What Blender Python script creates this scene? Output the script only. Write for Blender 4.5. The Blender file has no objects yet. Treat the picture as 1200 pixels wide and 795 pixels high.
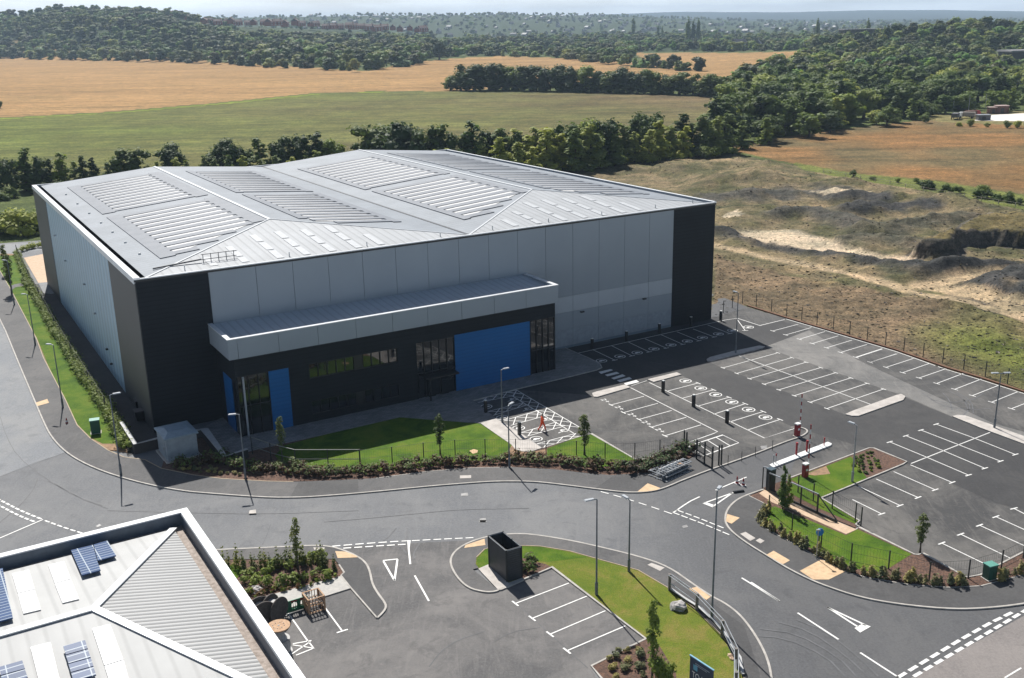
import bpy, bmesh, math, random
import numpy as np
from mathutils import Vector, Matrix
random.seed(7); rng = np.random.default_rng(7)
R = math.radians
SC = bpy.context.scene
COL = SC.collection
# ------------------------------------------------------------------ camera model (metres, camera over the origin)
FL, PITCH, ROLL, CX, CY, H = 1206.3615, 0.29667859, -0.02029841, 600.0, 397.5, 41.5
cr, sr = math.cos(ROLL), math.sin(ROLL); cp, sp = math.cos(PITCH), math.sin(PITCH)
def G(x, y, z=0.0):
    """ground point (at height z) for a measured point of the survey picture"""
    a0 = x - CX; b0 = y - CY
    a = a0 * cr + b0 * sr; b = -a0 * sr + b0 * cr
    d = (a / FL, cp - (b / FL) * sp, -sp - (b / FL) * cp)
    t = (z - H) / d[2]
    return Vector((d[0] * t, d[1] * t, z))
def PR(X, Y, Z):
    Z = Z - H; d = Y * cp - Z * sp; u = Y * sp + Z * cp
    a = X / d * FL; b = -u / d * FL
    return (CX + a * cr - b * sr, CY + a * sr + b * cr)
def hgt(bx, by, ty):
    g = G(bx, by); lo, hi = 0, 80
    for _ in range(40):
        m = (lo + hi) / 2
        if PR(g.x, g.y, m)[1] > ty: lo = m
        else: hi = m
    return m
ZW = dict(A=(0,260,4.415),B=(0,420,4.415),C=(230,340,4.968),D=(430,340,4.415),E=(640,340,4.968),F=(830,340,4.968),
 G=(1000,340,4.97),H=(160,460,4.615),I=(380,460,4.967),J=(580,420,4.417),K=(760,480,4.968),L=(860,480,4.418),
 M=(1000,540,4.97),N=(0,590,3.877),O=(240,590,3.879),P=(470,610,4.296),Q=(660,620,4.542),R=(880,620,3.75),
 S=(560,440,7.5),T=(680,480,6.625),U=(840,540,5.681),V=(300,640,7.95),W=(690,690,6.667),X=(840,440,6.625),
 AA=(1020,470,6.622),AB=(560,450,8.571),AC=(0,560,9.933),AD=(780,540,7.95),AE=(380,610,6.622),AF=(1000,180,6),
 AG=(820,400,7.95),PX=(0,0,1),HZ=(130,470,7.225),Z3=(800,160,3.0))
def px(w, s):
    ox, oy, k = ZW[w]
    return [(ox + float(a) / k, oy + float(b) / k) for a, b in (p.split(',') for p in s.split())]
def g(w, s, z=0.0):
    return [G(x, y, z) for x, y in px(w, s)]

# ------------------------------------------------------------------ materials
MATS = {}
def nodes_of(name):
    m = bpy.data.materials.new(name); m.use_nodes = True
    nt = m.node_tree; b = nt.nodes['Principled BSDF']
    return m, nt, b
def noise(nt, vec, scale, detail=4, rough=0.6, dist=0.0):
    n = nt.nodes.new('ShaderNodeTexNoise'); n.inputs['Scale'].default_value = scale
    n.inputs['Detail'].default_value = detail; n.inputs['Roughness'].default_value = rough
    n.inputs['Distortion'].default_value = dist
    nt.links.new(vec, n.inputs['Vector']); return n.outputs['Fac']
def ramp(nt, fac, stops):
    r = nt.nodes.new('ShaderNodeValToRGB'); e = r.color_ramp.elements
    while len(e) < len(stops): e.new(0.5)
    for i, (p, c) in enumerate(stops):
        e[i].position = p; e[i].color = (*c, 1) if len(c) == 3 else c
    nt.links.new(fac, r.inputs['Fac']); return r.outputs['Color']
def mixc(nt, fac, a, b, mode='MIX'):
    m = nt.nodes.new('ShaderNodeMix'); m.data_type = 'RGBA'; m.blend_type = mode
    if isinstance(fac, (int, float)): m.inputs['Factor'].default_value = fac
    else: nt.links.new(fac, m.inputs['Factor'])
    for k, v in ((6, a), (7, b)):
        if isinstance(v, tuple): m.inputs[k].default_value = (*v, 1)
        else: nt.links.new(v, m.inputs[k])
    return m.outputs[2]
def pos(nt, kind='Object'):
    if kind == 'World':
        n = nt.nodes.new('ShaderNodeNewGeometry'); return n.outputs['Position']
    n = nt.nodes.new('ShaderNodeTexCoord'); return n.outputs[kind]
def mapping(nt, vec, scale=(1, 1, 1), rot=0.0):
    m = nt.nodes.new('ShaderNodeMapping'); m.inputs['Scale'].default_value = scale
    m.inputs['Rotation'].default_value = (0, 0, rot); nt.links.new(vec, m.inputs['Vector']); return m.outputs['Vector']
def bump(nt, fac, b, dist=0.02, strength=0.5):
    n = nt.nodes.new('ShaderNodeBump'); n.inputs['Distance'].default_value = dist; n.inputs['Strength'].default_value = strength
    nt.links.new(fac, n.inputs['Height']); nt.links.new(n.outputs['Normal'], b.inputs['Normal'])
def M(name, c, c2=None, rough=0.7, metal=0.0, scale=2.0, bmp=0.0, spec=None, lo=0.35, hi=0.65, world=True, stretch=None, rot=0.0):
    if name in MATS: return MATS[name]
    m, nt, b = nodes_of(name)
    c2 = c2 or tuple(x * 0.82 for x in c)
    v = pos(nt, 'World' if world else 'Object')
    if stretch: v = mapping(nt, v, stretch, rot)
    f = noise(nt, v, scale)
    nt.links.new(ramp(nt, f, [(lo, c2), (hi, c)]), b.inputs['Base Color'])
    b.inputs['Roughness'].default_value = rough; b.inputs['Metallic'].default_value = metal
    if spec is not None: b.inputs['Specular IOR Level'].default_value = spec
    if bmp: bump(nt, noise(nt, v, scale * 6), b, bmp)
    MATS[name] = m; return m
def asphalt(name, c, dust, amount=0.5, rough=0.85):
    """tarmac: stone grain, broad worn areas, blotches, streaks of tyre dust"""
    m, nt, b = nodes_of(name); v = pos(nt, 'World')
    dark = tuple(x * 0.62 for x in c); lite = tuple(x * 1.12 for x in c)
    def rng_(fac, a0, a1, t):
        n = nt.nodes.new('ShaderNodeMapRange'); n.inputs['From Min'].default_value = a0; n.inputs['From Max'].default_value = a1
        n.inputs['To Max'].default_value = t; nt.links.new(fac, n.inputs['Value']); return n.outputs['Result']
    col = ramp(nt, noise(nt, v, 5.5, 5, 0.8), [(0.32, dark), (0.68, lite)])
    col = mixc(nt, rng_(noise(nt, v, 0.10, 7, 0.68, 0.8), 0.40, 0.66, amount), col, dust)
    col = mixc(nt, rng_(noise(nt, mapping(nt, v, (0.9, 0.16, 1), R(-28)), 0.8, 7, 0.75, 2.6), 0.5, 0.76, amount * 0.8), col, dust)
    col = mixc(nt, rng_(noise(nt, mapping(nt, v, (0.25, 0.9, 1), R(12)), 0.8, 6, 0.7, 3.0), 0.56, 0.80, amount * 0.6), col, dust)
    col = mixc(nt, rng_(noise(nt, v, 0.55, 6, 0.72, 0.5), 0.54, 0.72, 0.75), col, dark)
    col = mixc(nt, rng_(noise(nt, v, 2.2, 5, 0.7, 0.3), 0.60, 0.74, 0.45 * amount + 0.15), col, dust)
    nt.links.new(col, b.inputs['Base Color']); b.inputs['Roughness'].default_value = rough
    bump(nt, noise(nt, v, 25), b, 0.004, 0.6)
    MATS[name] = m; return m
ROAD = asphalt('road tarmac', (0.145, 0.149, 0.157), (0.21, 0.208, 0.203), 0.5)
def darken_to_the_right(m):
    """the newer surface course starts gradually past the junction"""
    nt = m.node_tree; b = nt.nodes['Principled BSDF']; src = b.inputs['Base Color'].links[0].from_socket
    sx = nt.nodes.new('ShaderNodeSeparateXYZ'); nt.links.new(pos(nt, 'World'), sx.inputs[0]); mr = nt.nodes.new('ShaderNodeMapRange')
    nt.links.new(sx.outputs['X'], mr.inputs['Value']); mr.inputs['From Min'].default_value = 2.0; mr.inputs['From Max'].default_value = 22.0; mr.interpolation_type = 'SMOOTHSTEP'
    nt.links.new(mixc(nt, mr.outputs['Result'], src, mixc(nt, 1.0, src, (0.60, 0.59, 0.59), 'MULTIPLY')), b.inputs['Base Color'])
darken_to_the_right(ROAD)
ROADL = asphalt('pale worn tarmac', (0.20, 0.21, 0.225), (0.27, 0.265, 0.255), 0.6)
LOT = asphalt('car park tarmac', (0.048, 0.047, 0.047), (0.175, 0.163, 0.148), 0.65)
LOTD = asphalt('fresh dark tarmac', (0.036, 0.035, 0.036), (0.082, 0.078, 0.073), 0.45)
LOTL = asphalt('dusty tarmac', (0.13, 0.127, 0.122), (0.235, 0.222, 0.205), 0.8)
YARD = asphalt('yard tarmac', (0.095, 0.092, 0.092), (0.215, 0.20, 0.188), 0.62)
OLDR = asphalt('old pinkish tarmac', (0.20, 0.18, 0.17), (0.28, 0.25, 0.23), 0.5)
FOOT = asphalt('footway tarmac', (0.085, 0.083, 0.084), (0.17, 0.16, 0.15), 0.4)
FOOTD = asphalt('new footway tarmac', (0.06, 0.059, 0.06), (0.12, 0.115, 0.11), 0.35)
KERB = M('kerb concrete', (0.46, 0.43, 0.39), (0.33, 0.31, 0.28), 0.8, scale=1.5)
CONC = M('pale concrete', (0.50, 0.46, 0.42), (0.37, 0.34, 0.31), 0.8, scale=1.0)
TACT = M('buff tactile paving', (0.62, 0.44, 0.26), (0.5, 0.34, 0.2), 0.8, scale=2.5)
PAINT = M('white road paint', (0.72, 0.71, 0.68), (0.46, 0.45, 0.43), 0.6, scale=5.0, lo=0.25, hi=0.48)
SAND = M('sandy gravel', (0.58, 0.42, 0.29), (0.46, 0.33, 0.22), 0.9, scale=2)
SOIL = M('bark mulch', (0.16, 0.085, 0.055), (0.055, 0.032, 0.024), 0.95, scale=6, bmp=0.03)
SOIL2 = M('bare brown soil', (0.33, 0.2, 0.11), (0.2, 0.13, 0.08), 0.95, scale=2)
def grassmat(name, a, b_, c):
    m, nt, b = nodes_of(name); v = pos(nt, 'World')
    col = ramp(nt, noise(nt, v, 0.35, 6, 0.7, 0.4), [(0.36, a), (0.5, b_), (0.62, c)])
    fine = ramp(nt, noise(nt, v, 11, 4, 0.75), [(0.3, (0.5, 0.5, 0.5)), (0.7, (1.2, 1.2, 1.2))])
    nt.links.new(mixc(nt, 1.0, col, fine, 'MULTIPLY'), b.inputs['Base Color'])
    b.inputs['Roughness'].default_value = 0.9; b.inputs['Specular IOR Level'].default_value = 0.15
    bump(nt, noise(nt, v, 14), b, 0.05, 0.8); MATS[name] = m; return m
GRASS = grassmat('green lawn', (0.050, 0.108, 0.008), (0.088, 0.16, 0.010), (0.13, 0.18, 0.018))
GRASSD = grassmat('dry lawn', (0.10, 0.155, 0.014), (0.15, 0.18, 0.022), (0.215, 0.19, 0.045))
# paving of small grey setts
def pavemat():
    m, nt, b = nodes_of('grey block paving'); v = mapping(nt, pos(nt, 'World'), (1, 1, 1), R(-30.5))
    br = nt.nodes.new('ShaderNodeTexBrick'); br.inputs['Scale'].default_value = 1.0
    br.inputs['Brick Width'].default_value = 0.6; br.inputs['Row Height'].default_value = 0.3
    br.inputs['Mortar Size'].default_value = 0.012
    br.inputs['Color1'].default_value = (0.25, 0.245, 0.24, 1); br.inputs['Color2'].default_value = (0.18, 0.178, 0.175, 1)
    br.inputs['Mortar'].default_value = (0.1, 0.1, 0.1, 1); nt.links.new(v, br.inputs['Vector'])
    f = ramp(nt, noise(nt, v, 0.5), [(0.35, (0.85, 0.85, 0.85)), (0.65, (1.1, 1.1, 1.1))])
    nt.links.new(mixc(nt, 1.0, br.outputs['Color'], f, 'MULTIPLY'), b.inputs['Base Color'])
    b.inputs['Roughness'].default_value = 0.8; return m
PAVE = pavemat()
# ribbed metal: ridges across local axis, rib shade painted as darker grooves
def ribbed(name, c, axis, period, rough=0.4, metal=0.0, depth=0.03, dirt=0.12, groove=0.75, spec=0.5, horizontal=False):
    m, nt, b = nodes_of(name); tc = pos(nt, 'Object')
    w = nt.nodes.new('ShaderNodeTexWave'); w.wave_type = 'BANDS'; w.bands_direction = axis; w.wave_profile = 'SIN'
    w.inputs['Scale'].default_value = 0.314159 / period   # one wave per period metres
    w.inputs['Distortion'].default_value = 0
    nt.links.new(tc, w.inputs['Vector'])
    col = ramp(nt, w.outputs['Fac'], [(0.0, tuple(x * groove for x in c)), (0.25, c), (1.0, c)])
    d = ramp(nt, noise(nt, tc, 0.25, 6, 0.65), [(0.35, (1 - dirt,) * 3), (0.65, (1, 1, 1))])
    nt.links.new(mixc(nt, 1.0, col, d, 'MULTIPLY'), b.inputs['Base Color'])
    b.inputs['Roughness'].default_value = rough; b.inputs['Metallic'].default_value = metal; b.inputs['Specular IOR Level'].default_value = spec
    bump(nt, w.outputs['Fac'], b, depth, 1.0); MATS[name] = m; return m
PANEL = M('smooth grey panel', (0.285, 0.325, 0.365), (0.265, 0.305, 0.345), 0.45, scale=0.15)
PANEL2 = M('pale grey panel band', (0.42, 0.46, 0.50), (0.39, 0.43, 0.47), 0.45, scale=0.3)
PANEL3 = M('mid grey panel', (0.17, 0.21, 0.25), (0.15, 0.19, 0.23), 0.45, scale=0.3)
DARK = ribbed('dark grey plank cladding', (0.013, 0.017, 0.022), 'Z', 0.5, 0.6, 0, 0.004, 0.2, 0.75, 0.18)
DARKS = M('dark grey side cladding', (0.045, 0.046, 0.048), (0.038, 0.039, 0.041), 0.5, scale=0.3)
SIDE = ribbed('silver ribbed cladding', (0.36, 0.50, 0.60), 'Y', 2.1, 0.4, 0.0, 0.12, 0.12, 0.72)
BLUE = ribbed('blue cladding', (0.002, 0.115, 0.34), 'Z', 0.45, 0.5, 0, 0.004, 0.08, 0.88, 0.3)
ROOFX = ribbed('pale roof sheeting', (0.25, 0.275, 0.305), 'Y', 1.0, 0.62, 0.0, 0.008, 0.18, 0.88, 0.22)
ROOFY = ribbed('pale roof sheeting of the hips', (0.37, 0.385, 0.40), 'X', 1.0, 0.62, 0.0, 0.01, 0.12, 0.78, 0.22)  # hips paler than the slopes: their brighter sun sheen put into the colour
TRIM = M('white metal trim', (0.72, 0.73, 0.74), (0.62, 0.63, 0.64), 0.35, scale=0.5)
TRIMG = M('grey metal trim', (0.42, 0.44, 0.46), (0.36, 0.38, 0.40), 0.35, scale=0.5)
BLACK = M('black frame', (0.012, 0.013, 0.015), rough=0.4)
POSTM = M('dark fence steel', (0.02, 0.025, 0.025), rough=0.5)
GALV = M('galvanised steel', (0.42, 0.44, 0.46), (0.3, 0.32, 0.34), 0.4, 0.5, scale=3)
LAMPM = M('lamp column steel', (0.17, 0.19, 0.21), (0.12, 0.14, 0.16), 0.5, 0.3, scale=2)
RED = M('red paint', (0.33, 0.02, 0.025), (0.25, 0.015, 0.02), 0.5)
WHITE = M('white paint', (0.78, 0.78, 0.76), rough=0.5)
ORANGE = M('orange workwear', (0.95, 0.12, 0.03), (0.8, 0.08, 0.02), 0.8)
SKIN = M('skin', (0.45, 0.26, 0.18), rough=0.6)
HAIR = M('dark hair', (0.02, 0.014, 0.01), rough=0.7)
GREEN = M('green cabinet', (0.015, 0.09, 0.06), (0.01, 0.07, 0.045), 0.5)
TEAL = M('pale green cabinet lid', (0.10, 0.30, 0.24), rough=0.5)
WOOD = M('pale timber', (0.50, 0.32, 0.19), (0.32, 0.19, 0.11), 0.8, scale=6)
WOODG = M('weathered timber', (0.22, 0.20, 0.18), (0.13, 0.12, 0.11), 0.8, scale=6)
def glassmat(name, base, ior=1.9):
    m, nt, b = nodes_of(name); b.inputs['Base Color'].default_value = (*base, 1)
    b.inputs['Roughness'].default_value = 0.03; b.inputs['IOR'].default_value = ior
    MATS[name] = m; return m
GLASS = glassmat('dark window glass', (0.008, 0.011, 0.015), 1.85)
def pvmat(name, c, line, u=1.0, v=1.6):
    m, nt, b = nodes_of(name); br = nt.nodes.new('ShaderNodeTexBrick'); br.offset = 0
    br.inputs['Scale'].default_value = 1; br.inputs['Brick Width'].default_value = u; br.inputs['Row Height'].default_value = v
    br.inputs['Mortar Size'].default_value = 0.035; br.inputs['Color1'].default_value = (*c, 1)
    br.inputs['Color2'].default_value = (*[x * 1.25 for x in c], 1); br.inputs['Mortar'].default_value = (*line, 1)
    nt.links.new(pos(nt, 'Object'), br.inputs['Vector']); nt.links.new(br.outputs['Color'], b.inputs['Base Color'])
    b.inputs['Roughness'].default_value = 0.5; b.inputs['Specular IOR Level'].default_value = 0.25; MATS[name] = m; return m
PV = pvmat('blue solar cells', (0.012, 0.045, 0.13), (0.35, 0.4, 0.45), 0.98, 0.5)
PVG = M('grey solar laminate', (0.195, 0.21, 0.235), (0.16, 0.175, 0.20), 0.6, 0.0, scale=0.6, spec=0.2)
def foliage(name, a, b_, transl=0.22, attr=False, scale=0.6):
    m, nt, b = nodes_of(name); v = pos(nt, 'World')
    col = ramp(nt, noise(nt, v, scale, 3), [(0.3, a), (0.7, b_)])
    if attr:
        at = nt.nodes.new('ShaderNodeAttribute'); at.attribute_name = 'tint'; var = at.outputs['Color']
    else:
        oi = nt.nodes.new('ShaderNodeObjectInfo'); var = ramp(nt, oi.outputs['Random'], [(0, (0.55, 0.66, 0.7)), (0.5, (1, 1, 1)), (1, (1.55, 1.4, 0.95))])
    col = mixc(nt, 1.0, col, var, 'MULTIPLY')
    nt.links.new(col, b.inputs['Base Color']); b.inputs['Roughness'].default_value = 0.65; b.inputs['Specular IOR Level'].default_value = 0.25
    tr = nt.nodes.new('ShaderNodeBsdfTranslucent'); nt.links.new(col, tr.inputs['Color'])
    mx = nt.nodes.new('ShaderNodeMixShader'); mx.inputs['Fac'].default_value = min(0.5, transl + 0.14)
    nt.links.new(b.outputs[0], mx.inputs[1]); nt.links.new(tr.outputs[0], mx.inputs[2])
    nt.links.new(mx.outputs[0], nt.nodes['Material Output'].inputs['Surface']); MATS[name] = m; return m
LEAFD = foliage('dark oak leaves', (0.048, 0.080, 0.022), (0.105, 0.148, 0.040))
LEAFM = foliage('mid green leaves', (0.100, 0.150, 0.030), (0.185, 0.245, 0.055))
LEAFL = foliage('light willow leaves', (0.190, 0.235, 0.050), (0.320, 0.360, 0.095))
LEAFW = foliage('woodland leaves', (0.072, 0.108, 0.026), (0.140, 0.180, 0.046), attr=True)
LEAFH = foliage('laurel leaves', (0.07, 0.11, 0.03), (0.20, 0.24, 0.09), 0.15, scale=2.0)
LEAFR = foliage('reddish hedge leaves', (0.05, 0.035, 0.018), (0.17, 0.10, 0.055), 0.15, scale=2.0)
LEAFY = foliage('yellow green tuft', (0.16, 0.15, 0.06), (0.32, 0.30, 0.14), 0.15, scale=3.0)
LEAFS = foliage('sapling leaves', (0.09, 0.13, 0.03), (0.19, 0.21, 0.07), 0.25, scale=2.0)
BARK = M('bark', (0.10, 0.08, 0.06), (0.05, 0.04, 0.03), 0.9, scale=4)

# ------------------------------------------------------------------ mesh helpers
class MB:
    def __init__(s): s.v = []; s.f = []; s.m = []; s.cur = 0
    def add(s, vs, fs):
        o = len(s.v); s.v += [tuple(v) for v in vs]; s.f += [tuple(i + o for i in f) for f in fs]; s.m += [s.cur] * len(fs); return s
    def box(s, c, d, rz=0.0, rx=0.0):
        """box by centre and size"""
        x, y, z = d[0] / 2, d[1] / 2, d[2] / 2
        mt = Matrix.Rotation(rz, 3, 'Z') @ Matrix.Rotation(rx, 3, 'X'); c = Vector(c)
        vs = [c + mt @ Vector((i * x, j * y, k * z)) for k in (-1, 1) for j in (-1, 1) for i in (-1, 1)]
        return s.add(vs, [(0, 2, 3, 1), (4, 5, 7, 6), (0, 1, 5, 4), (2, 6, 7, 3), (0, 4, 6, 2), (1, 3, 7, 5)])
    def bb(s, a, b):
        return s.box([(a[i] + b[i]) / 2 for i in range(3)], [abs(b[i] - a[i]) for i in range(3)])
    def bar(s, a, b, w, h=None, n=4):
        """rod between two points"""
        a = Vector(a); b = Vector(b); h = h or w; d = (b - a)
        if d.length < 1e-6: return s
        d.normalize(); up = Vector((0, 0, 1)) if abs(d.z) < 0.95 else Vector((1, 0, 0))
        r = d.cross(up).normalized(); u = r.cross(d)
        vs = []
        for p in (a, b):
            for i in range(n):
                t = 2 * math.pi * (i + 0.5) / n; k = 1 / math.cos(math.pi / n) if n == 4 else 1
                vs.append(p + r * math.cos(t) * w / 2 * k + u * math.sin(t) * h / 2 * k)
        fs = [(i, (i + 1) % n, n + (i + 1) % n, n + i) for i in range(n)] + [tuple(range(n))[::-1], tuple(range(n, 2 * n))]
        return s.add(vs, fs)
    def lathe(s, c, prof, n=16, axis=None):
        """rings (radius, height) about a vertical axis, or about the given rotation"""
        c = Vector(c); vs = []; fs = []
        mt = axis if axis is not None else Matrix.Identity(3)
        for r, z in prof:
            for i in range(n):
                t = 2 * math.pi * i / n; vs.append(c + mt @ Vector((r * math.cos(t), r * math.sin(t), z)))
        for k in range(len(prof) - 1):
            for i in range(n):
                fs.append((k * n + i, k * n + (i + 1) % n, (k + 1) * n + (i + 1) % n, (k + 1) * n + i))
        fs += [tuple(range(n))[::-1], tuple(range((len(prof) - 1) * n, len(prof) * n))]
        return s.add(vs, fs)
    def poly(s, pts, z=None):
        vs = [(p[0], p[1], p[2] if z is None else z) for p in pts]
        n = (Vector(vs[1]) - Vector(vs[0]))
        area = sum(vs[i][0] * vs[(i + 1) % len(vs)][1] - vs[(i + 1) % len(vs)][0] * vs[i][1] for i in range(len(vs)))
        idx = tuple(range(len(vs)))
        return s.add(vs, [idx if area > 0 else idx[::-1]])
    def slab(s, pts, z0, z1):
        n = len(pts); area = sum(pts[i][0] * pts[(i + 1) % n][1] - pts[(i + 1) % n][0] * pts[i][1] for i in range(n))
        if area < 0: pts = pts[::-1]
        vs = [(p[0], p[1], z0) for p in pts] + [(p[0], p[1], z1) for p in pts]
        return s.add(vs, [tuple(range(n, 2 * n)), tuple(range(n))[::-1]] + [(i, (i + 1) % n, n + (i + 1) % n, n + i) for i in range(n)])
    def ribbon(s, pts, w, z0, z1=None, closed=False):
        """strip of width w along a line; a raised one if z1 is given"""
        pts = [Vector((p[0], p[1], 0)) for p in pts]; n = len(pts); L = []; Rr = []
        for i in range(n):
            a = pts[i - 1] if (i > 0 or closed) else pts[i]; b = pts[(i + 1) % n] if (i < n - 1 or closed) else pts[i]
            d = (b - a).normalized(); nn = Vector((-d.y, d.x, 0))
            if (0 < i < n - 1) or closed:
                e = (pts[i] - a).normalized(); m = Vector((-e.y, e.x, 0)); k = 1 / max(0.5, nn.dot(m))
            else: k = 1
            L.append(pts[i] + nn * w / 2 * k); Rr.append(pts[i] - nn * w / 2 * k)
        rng_ = range(n if closed else n - 1)
        zt = z1 if z1 is not None else z0
        vs = [(p.x, p.y, zt) for p in L] + [(p.x, p.y, zt) for p in Rr]
        fs = [(n + i, n + (i + 1) % n, (i + 1) % n, i) for i in rng_]
        if z1 is not None:
            vs += [(p.x, p.y, z0) for p in L] + [(p.x, p.y, z0) for p in Rr]
            fs += [(i, (i + 1) % n, 2 * n + (i + 1) % n, 2 * n + i) for i in rng_] + [(3 * n + i, 3 * n + (i + 1) % n, n + (i + 1) % n, n + i) for i in rng_]
            if not closed: fs += [(0, 2 * n, 3 * n, n), (n - 1, 2 * n - 1, 4 * n - 1, 3 * n - 1)]
        return s.add(vs, fs)
    def build(s, name, mat, parent=None, loc=(0, 0, 0), rz=0.0, smooth=False):
        me = bpy.data.meshes.new(name); me.from_pydata(s.v, [], s.f)
        for mm in (mat if isinstance(mat, (list, tuple)) else [mat]): me.materials.append(mm)
        if isinstance(mat, (list, tuple)): me.polygons.foreach_set('material_index', s.m)
        if smooth: me.polygons.foreach_set('use_smooth', [True] * len(me.polygons))
        me.update()
        o = bpy.data.objects.new(name, me); COL.objects.link(o); o.location = loc; o.rotation_euler = (0, 0, rz)
        if parent: o.parent = parent
        return o
def tag(o, label=None, cat=None, group=None, kind=None):
    if label: o['label'] = label
    if cat: o['category'] = cat
    if group: o['group'] = group
    if kind: o['kind'] = kind
    return o
def thing(name, label, cat, loc=(0, 0, 0), rz=0.0, group=None):
    o = bpy.data.objects.new(name, None); COL.objects.link(o); o.location = loc; o.rotation_euler = (0, 0, rz); o.empty_display_size = 0.3
    return tag(o, label, cat, group)
def dup(root, loc, rz=0.0, label=None, group=None, scale=None):
    r = root.copy(); COL.objects.link(r); r.location = loc; r.rotation_euler = (0, 0, rz)
    if label: r['label'] = label
    if group: r['group'] = group
    if scale: r.scale = scale
    for ch in root.children:
        c = ch.copy(); COL.objects.link(c); c.parent = r
        for gc in ch.children:
            d = gc.copy(); COL.objects.link(d); d.parent = c
    return r
def sheet(name, pts, z, mat, kind='structure'):
    return tag(MB().poly(pts, z).build(name, mat), kind=kind)
def smoothline(pts, it=2):
    """rounds a measured line"""
    pts = [Vector(p) for p in pts]
    for _ in range(it):
        q = [pts[0]]
        for i in range(len(pts) - 1):
            q += [pts[i].lerp(pts[i + 1], 0.25), pts[i].lerp(pts[i + 1], 0.75)]
        q.append(pts[-1]); pts = q
    return pts
ORD = ['first', 'second', 'third', 'fourth', 'fifth', 'sixth', 'seventh', 'eighth', 'ninth', 'tenth', 'eleventh', 'twelfth', 'thirteenth', 'fourteenth']

# ------------------------------------------------------------------ terrain
def inpoly(X, Y, poly):
    r = np.zeros(X.shape, bool); n = len(poly)
    for i in range(n):
        x0, y0 = poly[i][:2]; x1, y1 = poly[(i + 1) % n][:2]
        c = ((y0 > Y) != (y1 > Y)); xx = (x1 - x0) * (Y - y0) / ((y1 - y0) or 1e-9) + x0
        r ^= c & (X < xx)
    return r
def dline(X, Y, poly, closed=False):
    d = np.full(X.shape, 1e9); n = len(poly)
    for i in range(n if closed else n - 1):
        x0, y0 = poly[i][:2]; x1, y1 = poly[(i + 1) % n][:2]
        dx, dy = x1 - x0, y1 - y0; t = np.clip(((X - x0) * dx + (Y - y0) * dy) / (dx * dx + dy * dy + 1e-9), 0, 1)
        d = np.minimum(d, np.hypot(X - x0 - t * dx, Y - y0 - t * dy))
    return d
def wob(X, Y, s, seed=0):
    """smooth pseudo-random field, -1..1"""
    r = np.random.default_rng(seed); o = np.zeros_like(X, dtype=float)
    for k in range(9):
        a = r.uniform(0, 6.28); f = s * r.uniform(0.6, 1.9); o = o + np.sin((X * math.cos(a) + Y * math.sin(a)) * f + r.uniform(0, 6.28))
    return o / 4.0
def P3(s): return g('Z3', s)
RIDGES = [  # line, height, half width
 (P3('110,345 350,388 520,420 700,460 840,490 960,482 1140,468'), 1.7, 3.4),
 (P3('330,285 440,275 540,300 620,330'), 2.4, 4.0),
 (P3('560,232 620,222 700,240'), 2.4, 3.6),
 (P3('580,275 700,262 850,262'), 2.6, 4.2),
 (P3('640,350 760,340 880,330 1000,318 1080,316'), 3.2, 5.0),
 (P3('560,385 700,385 800,400'), 2.2, 4.5),
 (P3('760,228 900,240 1050,262 1180,285'), 3.5, 9.0),
 (P3('120,230 250,222 400,215 520,214'), 2.2, 6.0),
 (P3('200,160 350,170 560,190'), 3.0, 14.0),
 (P3('1060,560 1130,520 1250,505'), 2.6, 5.5),
 (P3('1080,600 1180,590 1300,560'), 2.4, 5.5),
 (P3('40,120 200,115 330,118'), 3.0, 16.0)]
PLATEAU = [(P3('955,440 970,395 1080,385 1190,392 1320,420 1500,440 1500,330 1200,318 1060,325 960,370 880,420 790,440'), 2.9, 1.6)]
SPOILREG = g('PX', '600,186 640,186 860,181 1000,206 1200,243 1500,300 1500,560 1200,466 1056,417 921,375 876,361 838,373 700,373')
FR = (np.array([-300, 0, 100, 200, 300, 400, 450, 520, 600, 700, 800, 900, 1000, 1100, 1200, 1500]) - 600) / 1206.0
FYS = [1200, 1600, 2000, 2400, 3200, 4400, 5300, 8000, 12500]
FT = [[0, 0, 0, 6, 12, 8, 4, 2, 0, 0, 0, 0, 0, 0, 0, 0],
      [0, 0, 8, 24, 14, 9, 7, 4, 2, 1, 0, 0, 8, 8, 5, 5],
      [28, 34, 60, 62, 28, 19, 15, 8, 5, 4, 4, 4, 6, 6, 5, 5],
      [60, 66, 84, 82, 46, 36, 30, 14, 7, 6, 5, 5, 5, 5, 5, 5],
      [30, 30, 38, 40, 40, 34, 25, 12, 9, 8, 6, 6, 6, 6, 6, 6],
      [60, 60, 60, 62, 64, 66, 66, 66, 62, 46, 26, 14, 10, 8, 8, 8],
      [98, 98, 98, 98, 96, 94, 94, 94, 92, 78, 54, 26, 16, 12, 10, 10],
      [60, 60, 60, 60, 60, 60, 60, 60, 60, 60, 50, 30, 24, 20, 18, 18],
      [90, 90, 90, 90, 90, 90, 90, 95, 110, 125, 136, 118, 122, 98, 62, 60]]
TRACKS = [(P3('110,385 300,425 450,455 600,490 800,545 1000,595 1200,640 1500,720'), 1.9), (P3('1300,480 1200,482 1100,488 1000,505 900,520 860,530'), 2.6), (P3('860,530 1000,560 1150,600 1400,680'), 3.2)]
SANDY = P3('190,335 400,328 480,355 560,395 640,412 720,430 880,455 850,475 700,460 500,418 330,388 210,362')
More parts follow.
